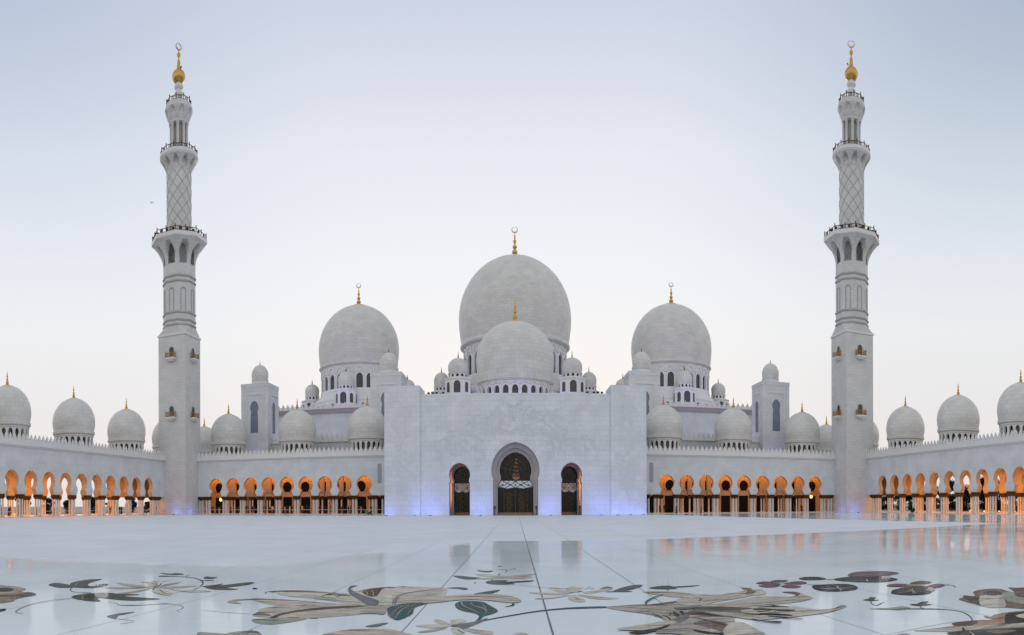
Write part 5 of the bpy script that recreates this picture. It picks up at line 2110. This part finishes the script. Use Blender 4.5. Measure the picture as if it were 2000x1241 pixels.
I = Inlay()
I.poly('teal', 888, 1182, 893, 1177.4, 905, 1175, 940, 1176, 955, 1183, 969, 1191, 971, 1196, 960, 1201, 945, 1205, 935, 1213, 924, 1219, 932, 1210, 935, 1204, 925, 1199, 905, 1195, 892, 1189.6)
I.line('umber', 1.7, 893, 1179, 894, 1186, 910, 1194, 932, 1201)
I.line('tan', 1.4, 901, 1177, 904, 1184, 920, 1191, 938, 1199)
I.line('rust', 3.0, 918, 1178, 925, 1184, 945, 1190, 950, 1199)
I.line('grey', 2.2, 938, 1177, 946, 1186, 950, 1196, 940, 1207)
I.line('umber', 1.2, 966, 1192, 962, 1197, 952, 1199)
I.poly('teal', 924, 1161.6, 945, 1157, 976, 1153, 966, 1158.6, 950, 1161.5)
I.poly('pad', 984, 1186.5, 998, 1183, 1000, 1179, 1005, 1181.6, 1000, 1185)
I.line('teal', 4.6, 902, 1222, 950, 1212, 1000, 1203, 1050, 1195, 1100, 1190, 1150, 1187.8, 1184, 1187)
I.poly('grey', 878, 1224, 900, 1219.5, 925, 1215.5, 952, 1208, 938, 1217, 918, 1225, 905, 1231, 896, 1226)
I.done('leaf_inlay', 'teal striped leaf on a long dark stem inlaid at the floor centre')

I = Inlay()
I.poly('pale', 812, 1223, 850, 1220.6, 881, 1223, 850, 1228, 825, 1226.5)
I.poly('pale', 847, 1213, 860, 1211.6, 878, 1219.6, 883, 1223, 858, 1219.4)
I.poly('pale', 879, 1213, 898, 1210.4, 911, 1214, 896, 1219, 884, 1221.6)
I.poly('tan', 815, 1235.4, 840, 1230.6, 874, 1226.4, 850, 1234, 825, 1237)
I.line('umber', 1.0, 818, 1236, 848, 1233, 874, 1226.5)
I.poly('pale', 881, 1227.6, 896, 1227.4, 908, 1236, 900, 1241, 884, 1237)
I.line('brown', 2.6, 893, 1231.5, 899, 1235, 905, 1237.6)
I.poly('tan', 903, 1227.6, 930, 1231, 962, 1235, 955, 1241, 930, 1238.5, 910, 1233.5)
I.line('grey', 1.6, 905, 1228, 925, 1232, 945, 1234.6)
I.line('dark', 2.2, 880, 1224.6, 888, 1223.6)
I.poly('tan', 640, 1238, 680, 1231, 730, 1229, 770, 1231.6, 790, 1237.6, 800, 1243, 640, 1243)
I.line('rust', 1.5, 660, 1234, 700, 1231.6, 740, 1232.6, 775, 1238.4)
I.poly('grey', 712, 1225, 740, 1219, 758, 1218, 746, 1222.5, 732, 1225.8)
I.poly('pale', 1003, 1240, 1015, 1236.8, 1027, 1239, 1030, 1243, 1000, 1243)
I.done('flower_inlay', 'small pale flower inlaid at the foot of the teal leaf')

I = Inlay()
I.poly('green', 885, 1126.2, 897, 1125.4, 922, 1128, 938, 1129.6, 926, 1132.6, 905, 1132)
I.poly('pale', 928, 1122.4, 960, 1123.4, 985, 1126, 960, 1127.6, 940, 1126)
I.poly('tan', 930, 1131.4, 960, 1128.4, 990, 1126, 1035, 1122, 1042, 1123.4, 1000, 1129.4, 960, 1132.6)
I.poly('pale', 985, 1128.4, 1015, 1126.4, 1042, 1127.6, 1025, 1131, 1000, 1131)
I.line('umber', 0.9, 934, 1132, 965, 1129.4, 1010, 1127.4, 1036, 1127)
I.line('brown', 1.5, 972, 1125, 976, 1121)
I.poly('green', 948, 1138, 960, 1134.6, 992, 1134.6, 984, 1137.6, 1020, 1135.4, 1042, 1134.6, 1034, 1137.4, 1000, 1139.6, 1006, 1141.6, 980, 1143, 955, 1141.4)
I.line('pad', 1.0, 961, 1136, 961, 1131.6)
I.poly('pad', 930, 1114.2, 945, 1116, 963, 1115.6, 955, 1118.6, 940, 1117.6)
I.line('pad', 1.0, 972, 1113, 988, 1113.8, 989, 1117.6, 984, 1119)
I.line('pad', 1.4, 994, 1113, 1001, 1112.4, 1008, 1111)
I.line('pad', 1.2, 970, 1108, 975, 1107.2, 981, 1108)
I.poly('navy', 925, 1139.6, 927, 1138.8, 929, 1139.8, 927, 1140.6)
I.line('grey', 0.8, 1012, 1143, 1060, 1149, 1110, 1151)
I.done('flower_inlay', 'small pale flower with dark green leaves, farthest one in the middle of the floor')

I = Inlay()
I.poly('pale', 1071, 1147.4, 1086, 1148.4, 1105, 1156, 1110, 1160, 1090, 1157, 1075, 1152)
I.poly('pale', 1104, 1151, 1118, 1146.4, 1131, 1149, 1136, 1156, 1118, 1158.4, 1107, 1156)
I.poly('tan', 1032, 1158, 1065, 1158.6, 1109, 1160.6, 1085, 1163, 1050, 1161.4)
I.poly('pale', 1043, 1170.6, 1075, 1166.6, 1112, 1163, 1090, 1168.4, 1060, 1171.6)
I.line('umber', 0.9, 1045, 1171, 1080, 1169.6, 1112, 1163)
I.poly('pale', 1109, 1166, 1122, 1163.6, 1142, 1173, 1136, 1177.4, 1114, 1174)
I.line('brown', 2.4, 1121, 1168.4, 1126, 1170.4, 1132, 1173)
I.poly('tan', 1128, 1162.6, 1160, 1165.4, 1190, 1168.4, 1208, 1170, 1180, 1172, 1150, 1169.4)
I.line('umber', 1.3, 1130, 1163, 1160, 1167.4, 1195, 1169.6)
I.poly('pale', 1138, 1158.6, 1165, 1153, 1188, 1150.4, 1198, 1151, 1175, 1156.4, 1150, 1160.4)
I.line('umber', 0.9, 1140, 1159, 1165, 1156, 1185, 1152.4)
I.line('dark', 2.0, 1108, 1160, 1114, 1159.2, 1121, 1158.6)
I.line('dark', 2.0, 1127, 1158, 1132, 1156.2, 1138, 1157.4)
I.poly('green', 1197, 1155.6, 1210, 1150, 1230, 1145, 1250, 1143, 1254, 1145.6, 1240, 1151, 1220, 1155, 1203, 1157.4)
I.poly('umber', 1171, 1151.4, 1183, 1146.8, 1196, 1148.6, 1186, 1151)
I.line('green', 1.8, 1182, 1157, 1215, 1156.2, 1234, 1156.4)
I.line('navy', 0.9, 1128, 1150, 1140, 1149.4)
I.line('navy', 0.8, 1140, 1153, 1150, 1148, 1154, 1146)
I.line('navy', 0.9, 1150, 1151.4, 1160, 1151)
I.done('flower_inlay', 'pale flower with a dark leaf crossing the long floor joint')

I = Inlay()
I.poly('green', 1268, 1149, 1285, 1145.8, 1308, 1144.8, 1314, 1146.6, 1340, 1145.2, 1367, 1144, 1350, 1147, 1318, 1149.2, 1323, 1151, 1300, 1152.2, 1275, 1151.2)
I.line('pad', 1.2, 1303, 1152, 1305, 1155)
I.done('leaf_inlay', 'single dark green spear leaf inlaid right of the floor centre')

I = Inlay()
I.poly('beige', 1180, 1187.2, 1225, 1184.4, 1300, 1180.6, 1350, 1182, 1346, 1200, 1322, 1216, 1303, 1216, 1288, 1208, 1258, 1200, 1220, 1195)
I.line('brown', 1.8, 1190, 1190, 1230, 1196, 1270, 1201, 1300, 1212)
I.line('green', 1.5, 1184, 1186.4, 1240, 1183, 1300, 1183, 1335, 1180.6)
I.poly('mauve', 1255, 1183.6, 1285, 1179.6, 1320, 1175, 1321, 1178, 1295, 1182)
for q in range(8):
    I.line('umber', 1.0, 1225 + 13 * q, 1188.4 + 0.8 * q, 1245 + 13 * q, 1189 + 0.9 * q)
    I.line('grey', 1.3, 1240 + 12 * q, 1193.4 + 1.1 * q, 1262 + 10 * q, 1195.4 + 1.2 * q)
I.line('dark', 2.4, 1293, 1208, 1283, 1203, 1272, 1200)
I.line('dark', 2.4, 1310, 1214, 1304, 1207, 1294, 1203)
I.poly('tan', 1254, 1157.4, 1310, 1156.6, 1350, 1160.6, 1373, 1170, 1370, 1177, 1355, 1184.6, 1330, 1182.6, 1319, 1174, 1334, 1168.6, 1305, 1166.4)
I.line('umber', 2.6, 1262, 1158.4, 1310, 1158.8, 1345, 1163, 1366, 1168.4, 1374, 1174)
I.poly('umber', 1356, 1163.4, 1368, 1166, 1375, 1171, 1370, 1175.6, 1363, 1176, 1366, 1169)
I.line('umber', 1.4, 1330, 1169.6, 1345, 1168.8)
I.poly('tan', 1345, 1160.6, 1380, 1162.6, 1410, 1163, 1440, 1158, 1455, 1153, 1445, 1148.6, 1470, 1151, 1481, 1157.6, 1472, 1163.4, 1445, 1169.6, 1400, 1176.6, 1372, 1184, 1352, 1181, 1372, 1172)
I.poly('umber', 1447, 1149.2, 1470, 1151, 1478, 1156, 1468, 1161.4, 1454, 1162.4, 1459, 1155.6)
I.poly('pale', 1466, 1152, 1482, 1151.4, 1496, 1158, 1490, 1162.4, 1472, 1163.6, 1477, 1157)
I.line('umber', 1.7, 1357, 1180, 1400, 1171.6, 1440, 1165.4, 1459, 1158)
I.line('mauve', 2.0, 1406, 1163.8, 1420, 1161.6, 1436, 1159)
I.poly('tan', 1358, 1186.6, 1420, 1177.4, 1480, 1166.8, 1520, 1166, 1545, 1167, 1555, 1161, 1532, 1157.4, 1555, 1157, 1567, 1161, 1576, 1165, 1587, 1168.4, 1580, 1172.4, 1555, 1177.4, 1510, 1181.6, 1440, 1187, 1380, 1191)
I.poly('mauve', 1526, 1158, 1548, 1157.2, 1563, 1161, 1554, 1166.4, 1551, 1161.4)
I.line('umber', 1.6, 1400, 1184, 1450, 1182, 1505, 1178, 1550, 1172.6, 1575, 1167.6)
I.line('umber', 1.0, 1545, 1178, 1575, 1172, 1583, 1168.6)
for q in range(10):
    I.line('umber', 0.9, 1376 + 7 * q, 1177.4 - 0.9 * q, 1382 + 7 * q, 1176 - 0.9 * q)
I.poly('tan', 1375, 1191, 1450, 1187, 1540, 1185.6, 1600, 1192.6, 1636, 1188.6, 1649, 1183.8, 1651, 1187, 1625, 1196, 1580, 1203, 1530, 1208.4, 1480, 1213, 1440, 1208, 1400, 1203)
I.line('brown', 1.8, 1500, 1198.6, 1560, 1196, 1610, 1193, 1640, 1188.6, 1649, 1184.6)
I.poly('umber', 1335, 1199.6, 1375, 1188.6, 1420, 1189, 1445, 1193, 1445, 1204, 1420, 1207, 1380, 1207.6, 1348, 1205.6)
I.poly('green', 1345, 1190.6, 1370, 1186.4, 1430, 1187.4, 1470, 1190, 1440, 1194, 1390, 1193.4)
I.poly('brown', 1342, 1200, 1380, 1196, 1420, 1197, 1470, 1200, 1500, 1203, 1440, 1204.6, 1390, 1204.4, 1352, 1204)
for q in range(8):
    I.line('tan', 0.8, 1370 + 6 * q, 1197 + 1.2 * q, 1410 + 6 * q, 1197.6 + 1.2 * q, 1450 + 5 * q, 1199.6 + 1.2 * q)
    I.line('dark', 0.9, 1352 + 7 * q, 1199 + 1.0 * q, 1400 + 5 * q, 1199.8 + 1.2 * q)
I.poly('beige', 1318, 1213, 1345, 1203.6, 1385, 1207, 1432, 1209, 1428, 1225, 1418, 1235, 1412, 1243, 1345, 1243, 1310, 1240, 1280, 1239, 1290, 1228)
I.poly('umber', 1352, 1221, 1375, 1214, 1410, 1217, 1424, 1226, 1414, 1238, 1395, 1232, 1372, 1226)
for q in range(7):
    I.line('dark', 1.2, 1345 + 9 * q, 1208 + 1.7 * q, 1375 + 7 * q, 1212 + 1.8 * q, 1396 + 5 * q, 1219 + 1.8 * q)
I.poly('grey', 1305, 1216, 1330, 1206, 1338, 1202, 1346, 1206, 1340, 1214, 1325, 1219)
I.line('pale', 2.2, 1322, 1194, 1336, 1196, 1343, 1199)
I.poly('grey', 1315, 1189, 1345, 1187.6, 1364, 1186.4, 1352, 1191, 1330, 1193)
I.poly('dark', 1313, 1197, 1320, 1198, 1327, 1203.6, 1322, 1206, 1316, 1202)
I.poly('dark', 1327, 1196, 1334, 1198, 1334, 1201.4, 1329, 1199.6)
I.line('dark', 1.4, 1306, 1204, 1310, 1199, 1300, 1196.6)
I.poly('tan', 1203, 1231.4, 1260, 1222, 1300, 1215.6, 1320, 1217, 1311, 1224, 1280, 1232.4, 1250, 1234)
I.poly('dark', 1226, 1238, 1250, 1234.6, 1285, 1229, 1307, 1221.6, 1302, 1228, 1272, 1237, 1246, 1241)
I.poly('pad', 1351, 1233, 1372, 1235, 1402, 1239, 1422, 1236, 1415, 1243, 1372, 1240)
I.poly('tan', 1424, 1221, 1452, 1219, 1482, 1235, 1492, 1243, 1414, 1243)
for c_ in ((2.4, 1480, 1188, 1510, 1186, 1539, 1188), (2.6, 1470, 1192, 1500, 1192.4, 1520, 1194, 1552, 1194.4), (2.2, 1478, 1197.4, 1495, 1195.6, 1512, 1193), (4.2, 1482, 1201.4, 1515, 1202.6, 1547, 1204.4), (2.6, 1500, 1206, 1540, 1209, 1567, 1211.4), (2.8, 1467, 1211, 1485, 1215, 1505, 1217, 1526, 1217.6)):
    I.line('navy', *c_)
I.line('teal', 3.2, 1261, 1183, 1263, 1176.6, 1278, 1168.6, 1295, 1163)
I.line('dark', 2.2, 1646, 1184.6, 1640, 1187, 1632, 1190)
I.done('flower_inlay', 'largest beige and brown flower inlaid right of the floor centre')

I = Inlay()
for c_ in ((1476, 1140, 1490, 1136.6, 1510, 1137.6, 1527, 1142, 1500, 1143, 1483, 1142.2), (1480, 1145, 1505, 1142.8, 1524, 1144, 1515, 1148, 1495, 1148.8), (1505, 1136, 1520, 1133.6, 1539, 1135, 1530, 1138.4, 1515, 1138.2),
           (1530, 1141.4, 1550, 1136.8, 1568, 1136.6, 1576, 1140.4, 1560, 1143.2, 1540, 1142.8), (1524, 1146, 1536, 1143.8, 1564, 1145.6, 1556, 1149.8, 1536, 1149.4)):
    I.poly('mauve', *c_)
I.line('tan', 1.2, 1508, 1138.4, 1520, 1140.6, 1527, 1142)
I.line('tan', 1.4, 1526, 1142, 1532, 1139, 1539, 1138)
I.line('umber', 0.8, 1484, 1140.4, 1505, 1140.8, 1525, 1143)
I.done('flower_inlay', 'mauve flower inlaid in the floor, lone one left of the lily pads')

I = Inlay()
pad(I, 1586, 1131, 26, 3.6, seed=2)
veins(I, 'grey', 1586, 1131.6, 24, 3.2, 5)
I.line('grey', 0.8, 1575, 1143, 1600, 1143.4, 1612, 1143.2)
pad(I, 1630, 1149, 48, 7.8, seed=3)
veins(I, 'tan', 1634, 1150, 44, 7, 7, 1.0)
I.line('tan', 1.6, 1624, 1143, 1634, 1146, 1638, 1150, 1646, 1154)
I.line('grey', 0.7, 1613, 1133, 1630, 1133)
pad(I, 1694, 1133, 63, 6.0, seed=4)
veins(I, 'grey', 1694, 1135, 58, 5.4, 8, 0.9)
I.line('pale', 1.8, 1692, 1132, 1694, 1137)
for q in (1724, 1730, 1736):
    I.line('tan', 3.4, q, 1132, q + 1, 1126.5)
I.poly('mauve', 1656, 1126.4, 1665, 1119.4, 1690, 1117.2, 1730, 1116.8, 1756, 1120.4, 1740, 1124.4, 1715, 1126.8, 1690, 1128.4)
I.line('grey', 0.9, 1664, 1122, 1690, 1122.6, 1710, 1119.4)
I.line('tan', 0.9, 1672, 1125, 1692, 1124, 1730, 1121)
I.poly('mauve', 1731, 1144.4, 1750, 1141.2, 1775, 1142.6, 1787, 1144, 1760, 1147.2, 1740, 1147.2)
I.poly('umber', 1776, 1140.4, 1795, 1135.8, 1819, 1138, 1810, 1141.4, 1790, 1142.2)
pad(I, 1778, 1157, 41, 6.6, seed=5)
I.poly('brown', 1755, 1151, 1780, 1146.6, 1806, 1146.4, 1814, 1150, 1792, 1153.6)
veins(I, 'tan', 1780, 1156, 37, 6, 6, 1.0)
I.line('tan', 1.8, 1783, 1151, 1781, 1154, 1784, 1157, 1791, 1161)
I.poly('mauve', 1808, 1147.4, 1830, 1141.6, 1846, 1144, 1830, 1149.4)
I.line('tan', 1.2, 1770, 1144.4, 1800, 1144.6, 1812, 1146.6)
I.poly('tan', 1812, 1149, 1822, 1149.6, 1826, 1153, 1818, 1157, 1814, 1154)
I.line('navy', 1.4, 1840, 1144.4, 1853, 1143.8, 1862, 1145.4, 1866, 1148.4)
I.done('lily_pad_inlay', 'dark lily pads with mauve petals inlaid at the right of the floor')

I = Inlay()
I.poly('green', 1685, 1173, 1695, 1170.4, 1700, 1167.2, 1711, 1168.6, 1706, 1172, 1717, 1173, 1705, 1175, 1695, 1174.8)
I.line('pad', 1.3, 1700, 1175, 1702, 1180, 1712, 1183.6, 1722, 1180)
I.line('pad', 1.2, 1712, 1183.6, 1722, 1178.6, 1729, 1177.4)
I.poly('green', 1776, 1181, 1790, 1180.4, 1800, 1176.4, 1814, 1176, 1807, 1180, 1820, 1182, 1800, 1184.6, 1785, 1184.2)
I.line('pad', 1.3, 1796, 1184.6, 1799, 1188, 1808, 1190.4)
I.poly('sage', 1697, 1190, 1740, 1188.2, 1760, 1185.2, 1778, 1189, 1765, 1192.4, 1745, 1192.4, 1720, 1191.6)
I.line('pad', 1.7, 1774, 1190.4, 1830, 1190.8, 1870, 1194.4, 1890, 1202, 1898, 1211, 1896, 1216)
I.done('leaf_inlay', 'small green leaves on a thin vine inlaid below the lily pads')

I = Inlay()
I.poly('umber', 1872, 1171.4, 1885, 1166.6, 1904, 1164.6, 1900, 1157.4, 1915, 1152.6, 1940, 1150.6, 1956, 1151.6, 1966, 1155, 1985, 1158, 2020, 1160, 2020, 1189, 1960, 1187.6, 1920, 1185.4, 1905, 1181.6, 1885, 1176.4)
I.poly('brown', 1880, 1164.4, 1900, 1166, 1920, 1170, 1915, 1182, 1905, 1179, 1890, 1174)
I.poly('tan', 1915, 1165, 1955, 1163.6, 1960, 1170, 1962, 1187, 1918, 1185.6)
I.line('brown', 1.6, 1900, 1169, 1930, 1171, 1965, 1169, 1985, 1177)
I.poly('sage', 1956, 1159.4, 1980, 1157.4, 2020, 1165, 2020, 1181, 1975, 1177, 1960, 1169)
I.poly('dark', 1917, 1159.4, 1935, 1154.6, 1950, 1156.4, 1957, 1161, 1945, 1164.4, 1928, 1163.6)
I.line('brown', 1.4, 1902, 1160, 1918, 1154.6, 1945, 1151.6)
I.poly('brown', 1969, 1148.6, 1985, 1149.2, 2020, 1149.6, 2020, 1168, 1985, 1165.4, 1980, 1156)
I.poly('umber', 1985, 1156, 2020, 1155, 2020, 1166, 1988, 1163)
I.done('flower_inlay', 'brown and tan flower inlaid at the right edge of the floor, the farther of two')

I = Inlay()
I.poly('rust', 1858, 1218.4, 1900, 1213, 1940, 1211, 1924, 1207.4, 1922, 1203.6, 1935, 1206, 1940, 1202, 1950, 1200.4, 1965, 1197.4, 2020, 1196.6, 2020, 1243, 1885, 1243, 1855, 1236.4, 1830, 1234.4, 1783, 1233.4, 1830, 1228, 1870, 1222)
I.poly('dark', 1962, 1206, 1968, 1199, 1990, 1196.8, 2020, 1196.6, 2020, 1222, 1985, 1219, 1965, 1221.4)
I.poly('pale', 1983, 1203.6, 2000, 1199.6, 2020, 1200, 2020, 1208, 1995, 1208)
I.poly('brown', 1860, 1218, 1900, 1213.4, 1910, 1217, 1895, 1223, 1868, 1224)
I.poly('tan', 1785, 1233, 1850, 1228, 1900, 1224, 1960, 1221, 2020, 1216.4, 2020, 1223, 1950, 1228, 1900, 1231, 1850, 1235)
I.poly('dark', 1852, 1237, 1920, 1231, 2020, 1228, 2020, 1243, 1876, 1243)
I.poly('umber', 1925, 1234, 1965, 1231, 1985, 1233.6, 1950, 1239)
I.line('pale', 1.6, 1893, 1234.6, 1898, 1238.6, 1902, 1242)
I.line('dark', 4.0, 1880, 1227, 1882, 1233, 1884, 1241)
I.line('grey', 0.9, 1733, 1241, 1765, 1234.4, 1800, 1227, 1840, 1219.6, 1872, 1215)
I.poly('sage', 1752, 1241, 1765, 1238.4, 1776, 1240, 1776, 1243, 1750, 1243)
I.done('flower_inlay', 'dark brown flower inlaid in the bottom right corner of the floor')
